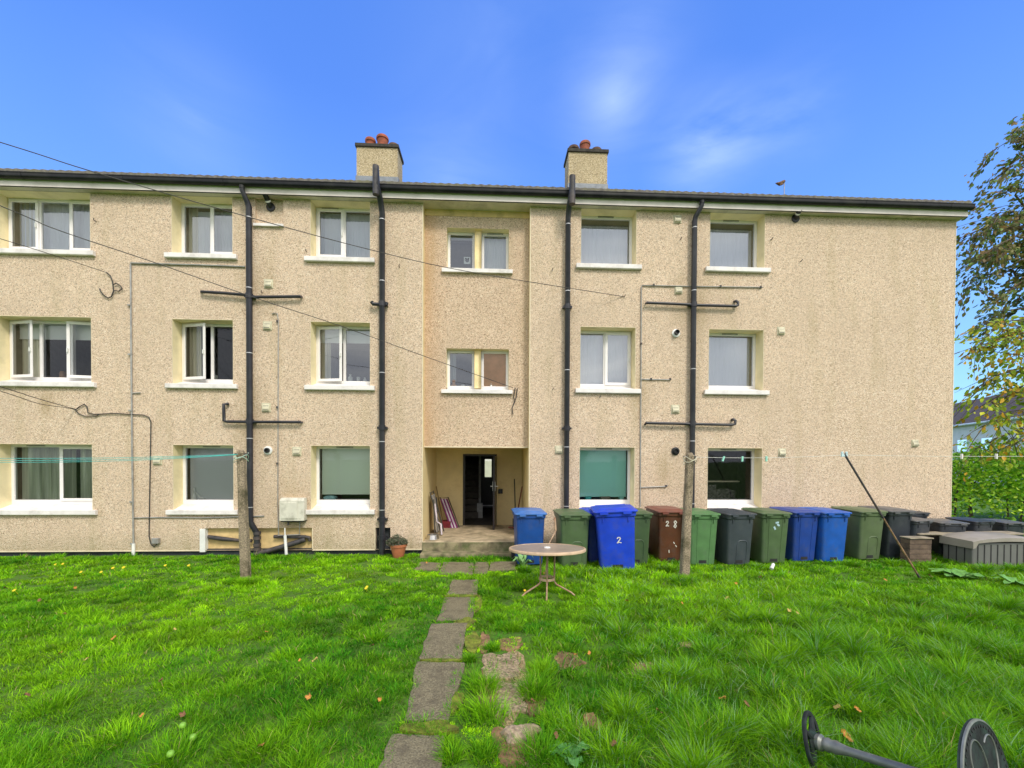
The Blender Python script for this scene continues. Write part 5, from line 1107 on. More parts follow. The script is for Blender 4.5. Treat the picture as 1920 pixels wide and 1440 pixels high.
C_ = np.stack([px_ - .03 + np.cos(th) * rr, py_ + np.sin(th) * rr * .8, GZ + .25 + hh], 1); leaf_mesh('foliage', C_, .045, [(.16, .20, .12), (.22, .25, .17), (.10, .14, .07), (.26, .20, .16)], pt_, aspect=.22, seed=3)
def rosette(px, py, R_, n, label, name='dock_plant', colr=((.14, .34, .06), (.22, .42, .10)), up=.4, seed=0):
    x, y = G(px, py); rg = random.Random(seed); root = thing(name, label, 'plant', (x, y, GZ))
    mt_ = mat(name + '_leaf', colr[rg.randrange(len(colr))], .5, .2, 20, bump=.2)
    q = MB()
    for k in range(n):
        a = k * 2.4 + rg.uniform(-.3, .3); Lf = R_ * rg.uniform(.7, 1.1); up_ = up * rg.uniform(.5, 1.3); w_ = Lf * .22; ns = 6; vs = []
        for i in range(ns + 1):
            t = i / ns; r_ = Lf * t * .95 + .01; z = GZ + .02 + Lf * (up_ * math.sin(t * 2.4)) ; ww = w_ * math.sin(math.pi * min(1, t * .93 + .07)) ** .7 + .003
            ca_, sa_ = math.cos(a), math.sin(a)
            vs += [(x + ca_ * r_ - sa_ * ww, y + sa_ * r_ + ca_ * ww, z + .012 * math.sin(i * 2.1)), (x + ca_ * r_, y + sa_ * r_, z - .01), (x + ca_ * r_ + sa_ * ww, y + sa_ * r_ - ca_ * ww, z + .012 * math.cos(i * 2.1))]
        q.add(vs, [f for i in range(ns) for f in ((3 * i, 3 * i + 1, 3 * i + 4, 3 * i + 3), (3 * i + 1, 3 * i + 2, 3 * i + 5, 3 * i + 4))])
    q.build('leaf_rosette', mt_, root, smooth=70)
rosette(1795, 1084, .36, 11, 'broad-leaved dock lying flat in the lawn in front of the storage box', up=.28, seed=1)
rosette(980, 1064, .22, 9, 'pale green leafy weed at the foot of the leftmost blue bin', up=1.0, seed=2, colr=((.22, .42, .14),))
rosette(1068, 1425, .14, 10, 'small dark green broad-leaved weed in the near grass below the path', up=.35, seed=5, colr=((.10, .28, .06),), name='broadleaf_weed')
rosette(1905, 1100, .28, 8, 'pale broad-leaved weed at the right edge of the lawn', up=.4, seed=6, name='broadleaf_weed')
# fallen leaves
lc = [mat('leaf_orange', (.50, .22, .04), .8, .3, 3), mat('leaf_brown', (.20, .095, .04), .8, .3, 3), mat('leaf_yellow', (.50, .36, .10), .8, .3, 3)]
def leaf_obj(name, mt_):
    q = MB(); n_ = 7; vs = []
    for i in range(n_): t = i / (n_ - 1); w_ = .33 * math.sin(math.pi * (t * .9 + .06)) * (1 + .45 * (i % 2)); vs += [(t - .5, -w_, .30 * math.sin(t * 5)), (t - .5, 0, .02 - .2 * t), (t - .5, w_, .32 * math.cos(t * 4))]
    q.add(vs, [f for i in range(n_ - 1) for f in ((3 * i, 3 * i + 1, 3 * i + 4, 3 * i + 3), (3 * i + 1, 3 * i + 2, 3 * i + 5, 3 * i + 4))]); return q.build(name, mt_, smooth=70)
lsrc = [leaf_obj('fallen_leaf', m_) for m_ in lc]; lused = [False] * 3
lspots = [(578, 1321, 0, 1.3), (489, 1414, 0, 1.0), (213, 1207, 0, 1.0), (113, 1236, 0, 1.0), (162, 1248, 2, .9), (266, 1357, 0, .8), (342, 1355, 1, 1.1), (301, 1289, 1, 1.0), (412, 1230, 1, .9), (590, 1249, 2, 1.1), (562, 1250, 0, .7), (484, 1161, 1, 1.0), (500, 1195, 0, .7), (141, 1110, 0, 1.2), (74, 1134, 1, 1.2), (122, 1160, 2, .9), (712, 1326, 0, .8), (742, 1143, 1, .9), (697, 1221, 1, .9), (328, 1190, 2, .8), (52, 1317, 1, 1.0), (12, 1110, 1, 1.1),
          (1078, 1244, 0, 1.3), (1176, 1139, 0, 1.2), (1363, 1133, 2, 1.2), (1279, 1144, 0, 1.0), (1480, 1158, 2, 1.2), (1495, 1163, 2, 1.0), (1105, 1242, 0, .8), (1000, 1328, 1, 1.0), (1354, 1330, 0, 1.1), (1400, 1342, 1, .9), (1425, 1092, 1, 1.2), (1380, 1105, 0, 1.1), (1745, 1090, 1, 1.2), (1788, 1068, 1, 1.0), (1660, 1098, 0, 1.0), (1608, 1353, 0, 1.1), (1775, 1367, 2, 1.2), (1588, 1405, 0, 1.5), (1569, 1348, 2, 1.0), (1043, 1404, 1, 1.0), (1236, 1356, 1, .9), (800, 1061, 0, .9), (905, 1057, 0, .9), (1150, 1420, 1, .9), (1020, 1085, 0, .8)]
for a, b, c, s_ in lspots:
    o = lsrc[c] if not lused[c] else lsrc[c].copy()
    if lused[c]: col.objects.link(o)
    lused[c] = True; x, y = G(a, b); s2 = .047 * s_ * random.uniform(.85, 1.1)
    o.matrix_basis = Matrix.Translation((x, y, GZ + .065 + (.03 if a > 1000 else 0))) @ Matrix.Rotation(random.uniform(0, 6.28), 4, 'Z') @ Matrix.Rotation(random.uniform(-.5, .5), 4, 'X') @ Matrix.Diagonal((s2, s2, s2, 1))
    where = 'beside the porch steps' if b < 1070 and a < 1000 else 'by the slab path' if 680 < a < 1050 else ('on the lawn before the bins' if b < 1200 else 'on the rough grass near the metal table' if a > 1400 else 'on the rough grass right of the path') if a > 1050 else ('on the far left lawn' if b < 1180 else 'on the middle of the left lawn' if b < 1300 else 'on the near left lawn')
    tag(o, ('curled orange fallen leaf ', 'brown shrivelled fallen leaf ', 'pale yellow fallen leaf ')[c] + where, 'leaf', 'fallen leaves on the lawn')
q = MB(); 
for k in range(11): a = k * 2 * math.pi / 11; q.add([(0, 0, .0), (.018 * math.cos(a - .25), .018 * math.sin(a - .25), .004), (.024 * math.cos(a), .024 * math.sin(a), .006), (.018 * math.cos(a + .25), .018 * math.sin(a + .25), .004)], [(0, 1, 2, 3)])
q.lathe([(.008, -.0), (.007, .006), (0, .007)], (0, 0, 0), 10); q.tube([(0, 0, 0), (0, 0, -.08)], .002, 5)
fl = q.build('dandelion_flower', mat('yellow_petal', (.80, .62, .02), .6)); first = True
for a, b in ((152, 1083), (232, 1074), (212, 1075), (190, 1083), (118, 1067), (27, 1119), (686, 1115), (984, 1119), (104, 1068), (354, 1070), (688, 1112), (310, 1070)):
    o = fl if first else fl.copy()
    if not first: col.objects.link(o)
    first = False; x, y = G(a, b); o.matrix_basis = Matrix.Translation((x, y, GZ + .09)) @ Matrix.Rotation(R(35), 4, 'X') @ Matrix.Scale(random.uniform(.8, 1.2), 4)
    tag(o, 'small yellow dandelion flower ' + ('in the far left lawn near the wall' if a < 400 and b < 1100 else 'at the far left edge of the lawn' if a < 100 else 'by the feet of the round garden table' if a > 900 else 'in the lawn left of the slab path'), 'flower', 'dandelion flowers in the lawn')
q = MB(); q.lathe([(0, -.03), (.02, -.026), (.03, -.01), (.03, .01), (.02, .026), (.005, .028), (0, .024)], (0, 0, 0), 16); ap = q.build('green_apple', mat('apple_skin', (.22, .46, .05), .5, .1), smooth=80)
for k, (a, b, lb) in enumerate(((343, 1376, 'small green windfall apple, furthest of three in the near left lawn'), (362, 1399, 'small green windfall apple, rightmost of three in the near left lawn'), (320, 1431, 'small green windfall apple, nearest of three by the bottom of the lawn'))):
    o = ap if k == 0 else ap.copy()
    if k: col.objects.link(o)
    x, y = G(a, b); o.location = (x, y, GZ + .06); o.scale = (.72, .72, .72); tag(o, lb, 'apple', 'green windfall apples')
q = MB(); q.tube([(-.07, 0, 0), (.05, .01, .01)], [.03, .028], 12); q.tube([(.05, .01, .01), (.075, .01, .013)], [.028, .012], 12)
o = q.build('litter_bottle', M['white'], smooth=40); x, y = G(1449, 1072); o.matrix_basis = Matrix.Translation((x, y, GZ + .09)) @ Matrix.Rotation(R(35), 4, 'Z') @ Matrix.Rotation(R(-25), 4, 'Y'); tag(o, 'crumpled white plastic bottle dropped in the grass before the bins', 'litter')

# ------------------------------------------------------------------ things in the porch
def porch_item(*a): pass
M['fabric_p'] = mat('purple_striped_canvas', (.20, .02, .14), .8, .1); M['fabric_w'] = mat('white_stripe_canvas', (.62, .55, .62), .8, .1); M['fabric_k'] = mat('grey_check_canvas', (.33, .31, .28), .85, .25, 14); M['tubeg'] = mat('dark_grey_tube', (.09, .085, .08), .4, .2, metal=.4)
fy = FZ
ch = thing('folded_chair', 'folded grey garden chair propped against the left wall of the porch', 'chair', (RL + .25, .6, fy))
def slat(q, a, b, w_, th_):   # slanted board from a to b, width along y
    d = (Vector(b) - Vector(a)); s_ = Vector((0, 1, 0)) * w_ / 2; n_ = d.cross(s_).normalized() * th_ / 2; A_, B_ = Vector(a), Vector(b)
    v = [A_ - s_ - n_, A_ + s_ - n_, B_ + s_ - n_, B_ - s_ - n_, A_ - s_ + n_, A_ + s_ + n_, B_ + s_ + n_, B_ - s_ + n_]; q.add(v, [(0, 3, 2, 1), (4, 5, 6, 7), (0, 1, 5, 4), (1, 2, 6, 5), (2, 3, 7, 6), (3, 0, 4, 7)])
q = MB(); slat(q, (RL + .20, .95, fy + .06), (RL + .08, .95, fy + .88), .46, .02); q.build('seat_sling', M['fabric_k'], ch)
q = MB()
for y in (.70, 1.2):
    q.tube([(RL + .30, y, fy), (RL + .05, y, fy + .95)], .014, 8); q.tube([(RL + .16, y - .02, fy), (RL + .13, y - .02, fy + .8)], .014, 8)
for z in (.1, .5, .93): q.tube([(RL + .30 - .26 * z, .70, fy + z), (RL + .30 - .26 * z, 1.2, fy + z)], .012, 8)
q.build('frame', M['tubeg'], ch, smooth=60)
q = MB(); q.tube([(RL + .31, .66, fy + .02), (RL + .29, .68, fy + .25), (RL + .20, .7, fy + .3), (RL + .15, .7, fy + .7)], .02, 8); q.build('armrest', M['fabric_w'], ch, smooth=60)
dk = thing('folded_deckchair', 'purple and white striped folded deckchair leaning in the back left of the porch', 'chair', (RL + .45, 1.7, fy))
bA, bB = Vector(P3(852, 996, 1.75)), Vector(P3(832, 935, 1.85)); bA.z = fy + .0
for k in range(5):
    q = MB(); off = (k - 2) * .036; slat(q, (bA.x + off, 1.72, bA.z), (bB.x + off, 1.84, bB.z), .05, .034); q.build('striped_canvas', M['fabric_p'] if k % 2 == 0 else M['fabric_w'], dk)
q = MB(); q.tube([(bA.x - .1, 1.76, fy), (bB.x - .1, 1.9, bB.z + .03), (bB.x + .1, 1.9, bB.z + .03), (bA.x + .12, 1.76, fy)], .013, 8); q.build('frame', M['tubeg'], dk, smooth=60)
q = MB(); q.loft([(fy, bA.x - .30, bA.x - .10, 1.7, 1.95, .03), (fy + .16, bA.x - .32, bA.x - .08, 1.68, 1.97, .03)]); o = q.build('red_bag', mat('dark_red_fabric', (.20, .02, .03), .8, .2), smooth=40); tag(o, 'small dark red bag on the porch floor beside the striped deckchair', 'bag')
q = MB(); a, b = Vector(P3(818, 912, 2.0)), Vector(P3(832, 990, 1.85)); b.z = fy; q.tube([a, b], .011, 8); q.lathe([(.03, 0), (.06, .01), (.05, .12), (.02, .14)], (b.x, b.y, fy), 12); o = q.build('broom', mat('broom_wood', (.22, .13, .06), .7, .2), smooth=40); tag(o, 'thin wooden broom standing in the back left corner of the porch', 'broom')
q = MB(); a = P3(811, 1016, .28); q.lathe([(.14, 0), (.115, .09), (.105, .09), (.10, .02), (0, .015)], (a[0], .28, fy), 28); o = q.build('pet_bowl', mat('steel_bowl', (.55, .53, .50), .25, .05, metal=.9), smooth=40); tag(o, 'shiny steel pet bowl on the porch floor by the left edge', 'bowl')
for (a1, b1, a2, b2, mt_, lb, nm, ct_) in ((964.5, 898, 967, 985, mat('green_black_handle', (.03, .035, .03), .6), 'upright dark spade handle in the right corner of the porch', 'spade', 'spade'), (979, 912, 966, 985, mat('red_brown_handle', (.17, .035, .025), .6), 'slanting red-brown rake handle in the right corner of the porch', 'rake', 'rake')):
    A_, B_ = Vector(P3(a1, b1, 1.75)), Vector(P3(a2, b2, 1.5)); d = (B_ - A_); B2 = A_ + d * ((fy - A_.z) / d.z); q = MB(); q.tube([A_, B2], .014, 8)
    if nm == 'rake': q.box(B2.x - .15, B2.x + .15, B2.y - .015, B2.y + .015, fy + .03, fy + .06)
    else: q.box(B2.x - .08, B2.x + .08, B2.y - .012, B2.y + .012, fy + .0, fy + .26)
    o = q.build(nm, mt_, smooth=45); tag(o, lb, ct_)

# ------------------------------------------------------------------ things on the window boards
def ornament(name, label, cat, px, py, Y, prof, mt_, n=16, z=None):
    x, zz = P(px, py, Y); q = MB(); q.lathe(prof, (x, Y, zz if z is None else z), n); o = q.build(name, mt_, smooth=45); return tag(o, label, cat)
ws = mat('glazed_white_china', (.75, .74, .70), .3)
zb_m = rows_['M'][0] + .085 + .06; zb_g = rows_['G'][0] + .085 + .09; zb_t = rows_['T'][0] + .085 + .06
q = MB()                                 # inside window boards carry what stands there
for c in cols_: 
    for r_, hgt in (('T', .0), ('M', .0), ('G', .03)): q.box(cols_[c][0], cols_[c][1], FY + .066, FY + .36, rows_[r_][0] + .085, rows_[r_][0] + .085 + .055 + hgt)
for a, b, c, d in bw: q.box(a, b, .438, .7, c + .04, c + .10)
q.build('window_board', M['upvc'], bld)
cup = [(.03, 0), (.036, .01), (.04, .10), (.036, .10), (.03, .01), (0, .01)]
yI = FY + .10
ornament('cup', 'white cup standing inside the left open middle floor window', 'cup', 404, 704, yI, cup, ws, z=zb_m)
vase = [(.03, 0), (.05, .04), (.05, .09), (.02, .13), (.03, .16), (.0, .16)]
ornament('vase', 'biggest white vase inside the middle floor window left of the bay', 'ornament', 657, 707, yI, vase, ws, z=zb_m)
ornament('vase', 'small white vase beside the window jamb left of the bay', 'ornament', 684, 710, yI, [(r_ * .7, h * .6) for r_, h in vase], ws, z=zb_m)
ornament('candle_holder', 'squat white candle holder between two white vases in the middle floor window', 'ornament', 672, 711, yI, cup, ws, z=zb_m)
ornament('jar', 'brown biscuit jar inside the middle floor window on the far left', 'jar', 118, 698, yI, [(.05, 0), (.055, .02), (.055, .10), (.04, .12), (.045, .14), (0, .14)], mat('brown_jar', (.30, .15, .06), .4), z=zb_m)
def figurine(px, label, s_, z):
    x, _ = P(px, 900, yI); q = MB()
    q.lathe([(.05 * s_, 0), (.045 * s_, .03 * s_), (.03 * s_, .1 * s_), (.035 * s_, .15 * s_), (.02 * s_, .18 * s_), (.03 * s_, .21 * s_), (.025 * s_, .24 * s_), (0, .25 * s_)], (x, yI, z), 14); q.tube([(x + .03 * s_, yI, z + .15 * s_), (x + .12 * s_, yI, z + .05 * s_), (x + .2 * s_, yI, z + .02)], [.015, .02, .012], 8)
    o = q.build('figurine', ws, smooth=50); tag(o, label, 'ornament')
figurine(364, 'white china animal figurine behind the ground floor glass next to the left post', 1.0, zb_g)
q = MB(); x, _ = P(620, 930, yI); q.loft([(zb_g, x - .14, x + .10, yI - .03, yI + .1, .03), (zb_g + .05, x - .15, x + .12, yI - .03, yI + .1, .03), (zb_g + .08, x - .08, x + .05, yI - .02, yI + .08, .03)]); o = q.build('folded_cloth', mat('pale_blue_cloth', (.30, .50, .55), .9, .2, 20), smooth=50); tag(o, 'folded pale blue cloth under the sage blind of the ground floor window', 'cloth')
for k, (px, w_, c_, lb) in enumerate(((1103, .12, (.05, .42, .38), 'small turquoise tub under the teal blind, left one'), (1165, .09, (.20, .45, .40), 'small green tub under the teal blind, right one'), (1135, .2, (.13, .10, .08), 'low brown box under the teal blind between two tubs'))):
    x, _ = P(px, 930, yI); q = MB(); q.loft([(zb_g, x - w_ / 2, x + w_ / 2, yI - .03, yI + .06, .015), (zb_g + .065, x - w_ / 2 - .006, x + w_ / 2 + .006, yI - .035, yI + .065, .015)]); o = q.build('plastic_tub' if k < 2 else 'cardboard_box', mat('tub%d' % k, c_, .5), smooth=40); tag(o, lb, 'tub' if k < 2 else 'box')
# owl card in the bay window
x, z = P(876, 488.5, .41); q = MB(); q.box(x - .07, x + .07, .405, .412, z - .075, z + .075); cdp = thing('picture_card', 'small white card with a dark oval face stood in the upper bay window', 'card', (x, .41, z - .075)); q.build('card', M['white'], cdp)
q = MB(); q.lathe([(.042, 0), (.04, .003), (0, .004)], (x, .404, z), 20, (0, -1, 0)); q.box(x - .04, x - .02, .400, .404, z + .02, z + .05); q.box(x + .02, x + .04, .400, .404, z + .02, z + .05); q.build('printed_face', mat('dark_grey_print', (.08, .08, .07), .8), cdp)
# toy in the lower bay window
x, _ = P(851, 705, .5); z = bw[1][2] + .10; q = MB(); q.lathe([(.05, 0), (.055, .05), (.03, .09), (.035, .11), (.04, .14), (.02, .17), (0, .175)], (x, .5, z), 16); o = q.build('soft_toy', mat('orange_toy', (.65, .28, .08), .8, .2), smooth=60); tag(o, 'orange soft toy in the left light of the lower bay window', 'toy')
x, _ = P(868, 710, .52); q = MB(); q.lathe([(.04, 0), (.05, .03), (.045, .06), (0, .075)], (x, .52, z), 16); o = q.build('ornament', ws, smooth=60); tag(o, 'round white ornament beside the orange toy in the bay window', 'ornament')
x, _ = P(921, 712, .41); q = MB(); q.lathe([(.04, 0), (.03, .03), (.035, .07), (.015, .09), (.02, .11), (0, .12)], (x, .43, z - .03), 14); q.tube([(x, .43, z), (x + .08, .43, z + .02), (x + .12, .43, z - .01)], [.02, .025, .01], 8); o = q.build('china_duck', ws, smooth=60); tag(o, 'little white china bird in front of the brown board in the bay window', 'ornament')
# dark shelving and boxes inside the bottom right window
xa, xb = cols_[5]; q = MB(); q.box(xa + .03, xb - .03, FY + .5, FY + .8, zb_g + .36, zb_g + .39)
o = q.build('shelf', mat('pale_shelf', (.45, .40, .28), .7), bld)
q = MB(); rr_ = random.Random(4)
x = xa + .06
while x < xb - .15: w_ = rr_.uniform(.08, .2); h_ = rr_.uniform(.15, .33); q.box(x, x + w_, FY + .52, FY + .75, zb_g - .05, zb_g + h_); x += w_ + .01
o = q.build('stored_clutter', mat('dim_clutter', (.12, .11, .10), .9, .5, 25)); tag(o, 'dim heap of stored odds and ends under the shelf in the bottom right window', 'clutter', kind='stuff')

# wind vane on the roof
vx, vz = P(1470.5, 343, 2.5); zb0 = P(1470, 372, 2.5)[1]
wv = thing('bird_vane', 'small brown bird-shaped vane on a thin rod above the roof edge', 'wind vane', (vx, 2.5, zb0 - .15))
q = MB(); q.tube([(vx, 2.5, zb0 - .5), (vx, 2.5, vz + .02)], .011, 8); q.build('rod', M['galv'], wv, smooth=60)
q = MB(); q.tube([(vx + .03, 2.5, vz + .05), (vx + .0, 2.5, vz + .045), (vx - .06, 2.5, vz + .01), (vx - .13, 2.5, vz - .03), (vx - .19, 2.5, vz - .02), (vx - .245, 2.5, vz - .015)], [.012, .035, .045, .05, .03, .008], 12)
q.tube([(vx - .05, 2.5, vz - .02), (vx - .12, 2.47, vz - .07), (vx - .16, 2.45, vz - .085)], [.03, .025, .008], 8); q.build('bird', mat('brown_vane', (.14, .075, .035), .8, .3, 20), wv, smooth=60)

# ------------------------------------------------------------------ beyond the corner: hedge, trees, neighbour
def branch_tree(label, base, limbs, colors, leaf, n_per, seed, name='tree', spread=.22, bark=(.10, .075, .05), aspect=.55, droop=.5, group=None):
    """limbs: polylines of the main boughs; twigs and leaves follow them"""
    rg = np.random.default_rng(seed); root = thing(name, label, 'tree', base, group); q = MB(); Cs = []; Ds = []
    for lm, r0 in limbs:
        pts = [Vector(p) for p in lm]; q.tube(pts, [r0 * (1 - .85 * i / (len(pts) - 1)) for i in range(len(pts))], 8)
        tot = len(pts) - 1
        if len(lm) < 3 : continue
        for i in range(1, tot + 1):
            a, b = pts[i - 1], pts[i]; ln = (b - a).length
            for k in range(max(2, int(ln / .16))):
                p = a.lerp(b, rg.random()); d = Vector((rg.normal(), rg.normal(), rg.normal() * .45 - .18)).normalized(); d = (d + (b - a).normalized() * .8).normalized(); tl = rg.uniform(.35, 1.0) * (.6 + .6 * i / tot)
                e_ = p + d * tl + Vector((0, 0, -.22 * tl)); m_ = p.lerp(e_, .5) + Vector((0, 0, .05)); q.tube([p, m_, e_], [.012, .008, .003], 4, caps=False)
                for _ in range(n_per):
                    t = rg.uniform(.15, 1.05); c = p.lerp(e_, t); Cs.append((c.x + rg.normal(0, spread * .4), c.y + rg.normal(0, spread * .4), c.z + rg.normal(0, spread * .25))); Ds.append((d.x, d.y, d.z - droop))
    q.build('trunk', mat(name + '_bark', bark, .9, .25, 12, bump=.6), root, smooth=60)
    leaf_mesh('crown', np.array(Cs), leaf, colors, root, aspect=aspect, seed=seed, dirs=np.array(Ds)); print(name, len(Cs))
def bough(start, end, lift=.6, n=6, seed=0, sagv=.3):
    rg = random.Random(seed); s_, e_ = Vector(start), Vector(end)
    return [tuple(s_.lerp(e_, t) + Vector((rg.uniform(-.15, .15), rg.uniform(-.2, .2), lift * math.sin(math.pi * t) - sagv * t * t + rg.uniform(-.08, .08)))) for t in [i / n for i in range(n + 1)]]
# copper tree, trunk outside the frame on the right
def PT(px, py, Y): x, z = P(px, py, Y); return (x, Y, z)
tbx = 19.0
L1 = [([(tbx, 5, GZ), (tbx - .1, 5, 2.5), (tbx + .05, 5, 5), (tbx, 5.1, 8.5), (tbx + .1, 5, 12)], .32)]
i_ = 0
for (px, py, Y, sz) in ((1905, 205, 4.2, 9.5), (1885, 290, 4.5, 8.6), (1868, 345, 4.0, 8), (1850, 390, 3.6, 7.8), (1815, 415, 4.4, 7.6), (1800, 470, 4.2, 7.2), (1806, 520, 4.8, 6.8), (1830, 480, 5.5, 7.4), (1860, 440, 3.4, 8.0), (1880, 530, 4.0, 6.6), (1850, 600, 5, 6.4), (1915, 380, 5, 8.6), (1880, 250, 5.2, 9.2)):
    i_ += 1; L1.append((bough((tbx, 5, min(11.5, P(px, py, Y)[1] * .86 + .2)), PT(px, py, Y), .9, 6, i_, .5), .05))
branch_tree('tall copper-leaved tree with drooping bronze-green foliage beyond the building corner', (tbx, 5, GZ), L1, [(.16, .17, .04), (.22, .20, .045), (.13, .19, .04), (.28, .18, .06), (.18, .28, .05)], .15, 23, 21, 'copper_beech', bark=(.12, .085, .06))
L2 = [([(17.2, 1.6, GZ), (17.1, 1.6, 1.6), (17.0, 1.6, 3.2), (17.1, 1.7, 5.0)], .16)]; i_ = 50
for (px, py, Y) in ((1800, 640, 1.5), (1830, 590, 1.8), (1850, 620, 1.2), (1815, 700, 1.5), (1840, 730, 1.4), (1860, 690, 1.9), (1880, 600, 1.5), (1835, 775, 1.6), (1880, 650, 1.2), (1900, 720, 1.7), (1815, 820, 2.2), (1870, 820, 1.6)):
    i_ += 1; L2.append((bough((17.0, 1.6, min(4.9, max(1.8, P(px, py, Y)[1] * .8 + .8))), PT(px, py, Y), .35, 6, i_, .3), .035))
branch_tree('smaller tree with yellow-green and orange autumn leaves in front of the copper tree', (17.2, 1.6, GZ), L2, [(.42, .54, .03), (.56, .56, .04), (.32, .48, .03), (.66, .38, .03), (.24, .36, .03)], .14, 12, 33, 'maple_tree')
# hedge
rg = np.random.default_rng(9); n = 17000
hx0, hx1 = 12.0, 21.5
u_ = rg.random(n) * (hx1 - hx0) + hx0; dpt = 3.9 + rg.normal(0, .62, n); top_ = 2.15 + .22 * np.sin(u_ * 1.7) + .16 * np.sin(u_ * 4.1 + 1) + .10 * np.sin(u_ * 9)
hh = np.sqrt(rg.random(n)) * top_; bulge = 1 - .35 * (hh / top_) ** 2
C_ = np.stack([u_ + .3 * rg.normal(0, 1, n) * .4, 3.9 + (dpt - 3.9) * bulge, GZ + hh + rg.normal(0, .06, n)], 1)
hg = thing('hedge', 'bright green bushy garden hedge beyond the corner of the building', 'hedge', (16, 3.9, GZ))
leaf_mesh('foliage', C_, .14, [(.30, .60, .03), (.42, .72, .04), (.16, .40, .02), (.56, .76, .05)], hg, aspect=.6, seed=9)
q = MB(); rr_ = random.Random(2)
for k in range(40): x = rr_.uniform(hx0, hx1); q.tube([(x, 3.9, GZ), (x + rr_.uniform(-.2, .2), 3.9 + rr_.uniform(-.3, .3), 1.0), (x + rr_.uniform(-.4, .4), 3.9 + rr_.uniform(-.5, .5), 1.9)], [.03, .02, .008], 6)
q.build('stem', mat('hedge_stem', (.09, .07, .045), .9), hg)
# neighbouring house: a long white-rendered terrace with a brown tiled roof
ax = Vector((.407, .913, 0)); nx_ = Vector((.913, -.407, 0))
A_ = Vector((*[P(1787, 800, 31)[0]], 31, GZ)); eave = P(1787, 797, 31)[1]; ridge = P(1787, 750, 33.5)[1]
hs = thing('neighbour_house', 'white rendered house with a brown tiled roof seen behind the trees', 'house', (A_.x, A_.y, GZ))
s0, s1 = A_ + ax * 14, A_ - ax * 22; dpn = nx_ * 8
q = MB(); c4 = [s1, s0, s0 + dpn, s1 + dpn]; v = [Vector((p.x, p.y, GZ)) for p in c4] + [Vector((p.x, p.y, eave)) for p in c4]; q.add(v, [(0, 1, 5, 4), (1, 2, 6, 5), (2, 3, 7, 6), (3, 0, 4, 7)])
for s_ in (s0, s1): q.add([(s_.x, s_.y, eave), (s_.x + dpn.x, s_.y + dpn.y, eave), (s_.x + dpn.x / 2, s_.y + dpn.y / 2, ridge + .0)], [(0, 1, 2)])
q.build('wall', mat('white_house_render', (.86, .78, .70), .9, .05, 2), hs)
def tilemat():
    mt, t, b = newmat('brown_interlocking_tile'); tcn = N('ShaderNodeTexCoord', t); sx = N('ShaderNodeSeparateXYZ', t); L(tcn.outputs['Object'], sx.inputs[0], t)
    w = mth(t, 'FRACT', mth(t, 'MULTIPLY', sx.outputs['Z'], 5.5)); c = ramp(t, w, [(0.0, (.030, .022, .016)), (.25, (.11, .075, .055)), (1.0, (.15, .105, .08))]); L(c, b.inputs['Base Color'], t); b.inputs['Roughness'].default_value = .8; return mt
q = MB(); ov = nx_ * .35; rz = ridge + .15; ez = eave - .02
a1, a0 = s0 - ov, s1 - ov; r1_, r0_ = s0 + dpn / 2, s1 + dpn / 2; b1_, b0_ = s0 + dpn + ov, s1 + dpn + ov
q.add([(a0.x, a0.y, ez), (a1.x, a1.y, ez), (r1_.x, r1_.y, rz), (r0_.x, r0_.y, rz), (b1_.x, b1_.y, ez), (b0_.x, b0_.y, ez)] + [(a0.x, a0.y, ez - .14), (a1.x, a1.y, ez - .14)], [(0, 1, 2, 3), (3, 2, 4, 5), (0, 6, 7, 1)])
q.build('roof', tilemat(), hs)
q = MB(); q.tube([(a0.x, a0.y, ez - .12), (a1.x, a1.y, ez - .12)], .10, 8); q.build('gutter', M['white'], hs, smooth=60)
q = MB()
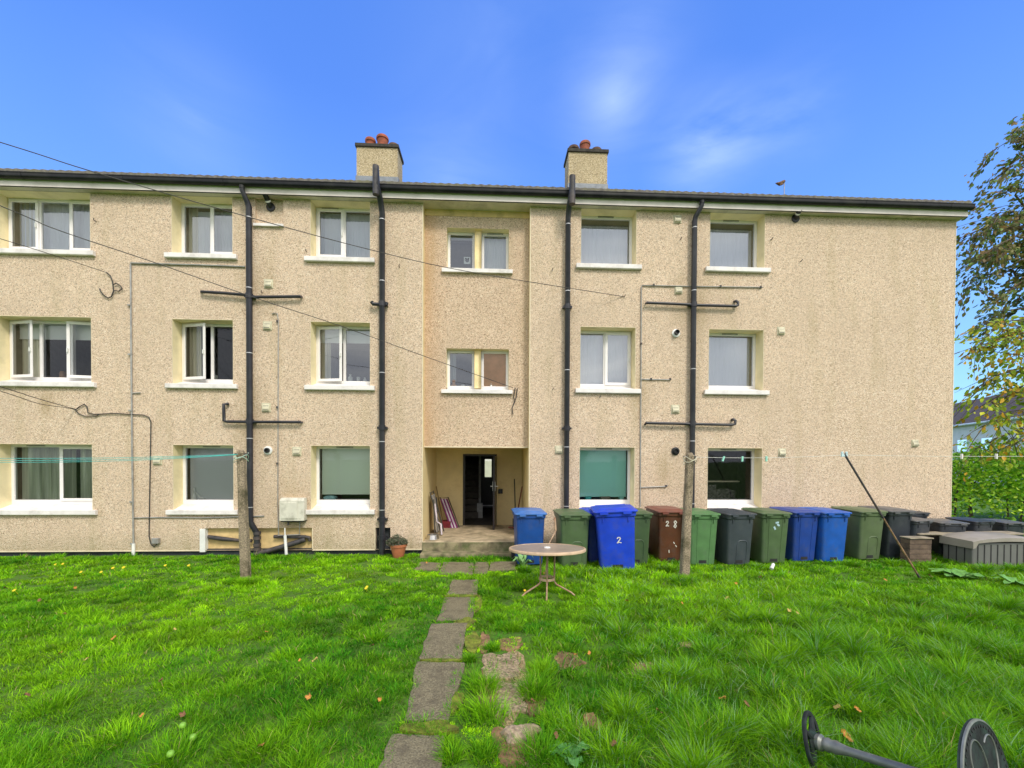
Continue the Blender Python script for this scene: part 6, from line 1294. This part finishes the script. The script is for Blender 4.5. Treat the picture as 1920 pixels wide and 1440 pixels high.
for k in (-18, -14.5, -11, -5, -1.5, 3): c = A_ + ax * k; e_ = -nx_ * .02; w2 = ax * .7; q.add([tuple(c + e_ - w2 + Vector((0, 0, 2.9))), tuple(c + e_ + w2 + Vector((0, 0, 2.9))), tuple(c + e_ + w2 + Vector((0, 0, 4.0))), tuple(c + e_ - w2 + Vector((0, 0, 4.0)))], [(0, 1, 2, 3)]); q.build('window', M['glass_hi'], hs); q = MB()
# street side, seen only through the entrance hall
sh_ = thing('street_house', 'pale cream house across the street, glimpsed through the hall door pane', 'house', (0, 26, GZ))
q = MB(); q.box(-9, 9, 26, 34, GZ, 5.4); q.build('wall', mat('cream_house_render', (.70, .66, .55), .9, .05, 2), sh_)
q = MB(); q.xprism([(25.6, 5.3), (34.4, 5.3), (30, 6.6)], -9.3, 9.3); q.build('roof', M['tile'], sh_)
q = MB()
for x in (-5, -1.6, 1.8, 5): q = MB(); q.box(x - .6, x + .6, 25.95, 25.99, 1.0, 2.2); q.build('window', M['glass_hi'], sh_)
# trees behind the photographer, which the panes mirror
def back_tree(x, y, h, seed, label):
    rg = np.random.default_rng(seed); root = thing('tree', label, 'tree', (x, y, GZ), 'trees on the near side of the garden'); q = MB(); q.tube([(x, y, GZ), (x + .1, y, h * .3), (x, y + .1, h * .6)], [.28, .2, .1], 8); Cs = []
    for k in range(26):
        a = rg.uniform(0, 6.28); rr = rg.uniform(.2, 1) * h * .28; z = h * rg.uniform(.35, .93); rr *= 1.15 - z / h; e_ = Vector((x + math.cos(a) * rr, y + math.sin(a) * rr, z)); q.tube([(x, y, z * .75), e_], [.06, .02], 5)
        m_ = rg.normal(0, 1, (170, 3)) * np.array([.11, .11, .075]) * h * .8; Cs.append(m_ + np.array(e_))
    q.build('trunk', mat('tree_bark', (.08, .06, .045), .9), root); leaf_mesh('crown', np.concatenate(Cs), .30, [(.04, .09, .02), (.06, .12, .025), (.03, .06, .015)], root, seed=seed)
back_tree(-16, -30, 9.5, 1, 'bushy green tree behind the camera mirrored in the top left panes'); back_tree(-7, -27, 7.5, 2, 'round dark tree mirrored in the middle floor panes on the left'); back_tree(9, -33, 7.5, 3, 'low spreading tree mirrored in the panes right of the bay'); back_tree(-26, -29, 9, 4, 'tall tree behind the camera mirrored at the far left')
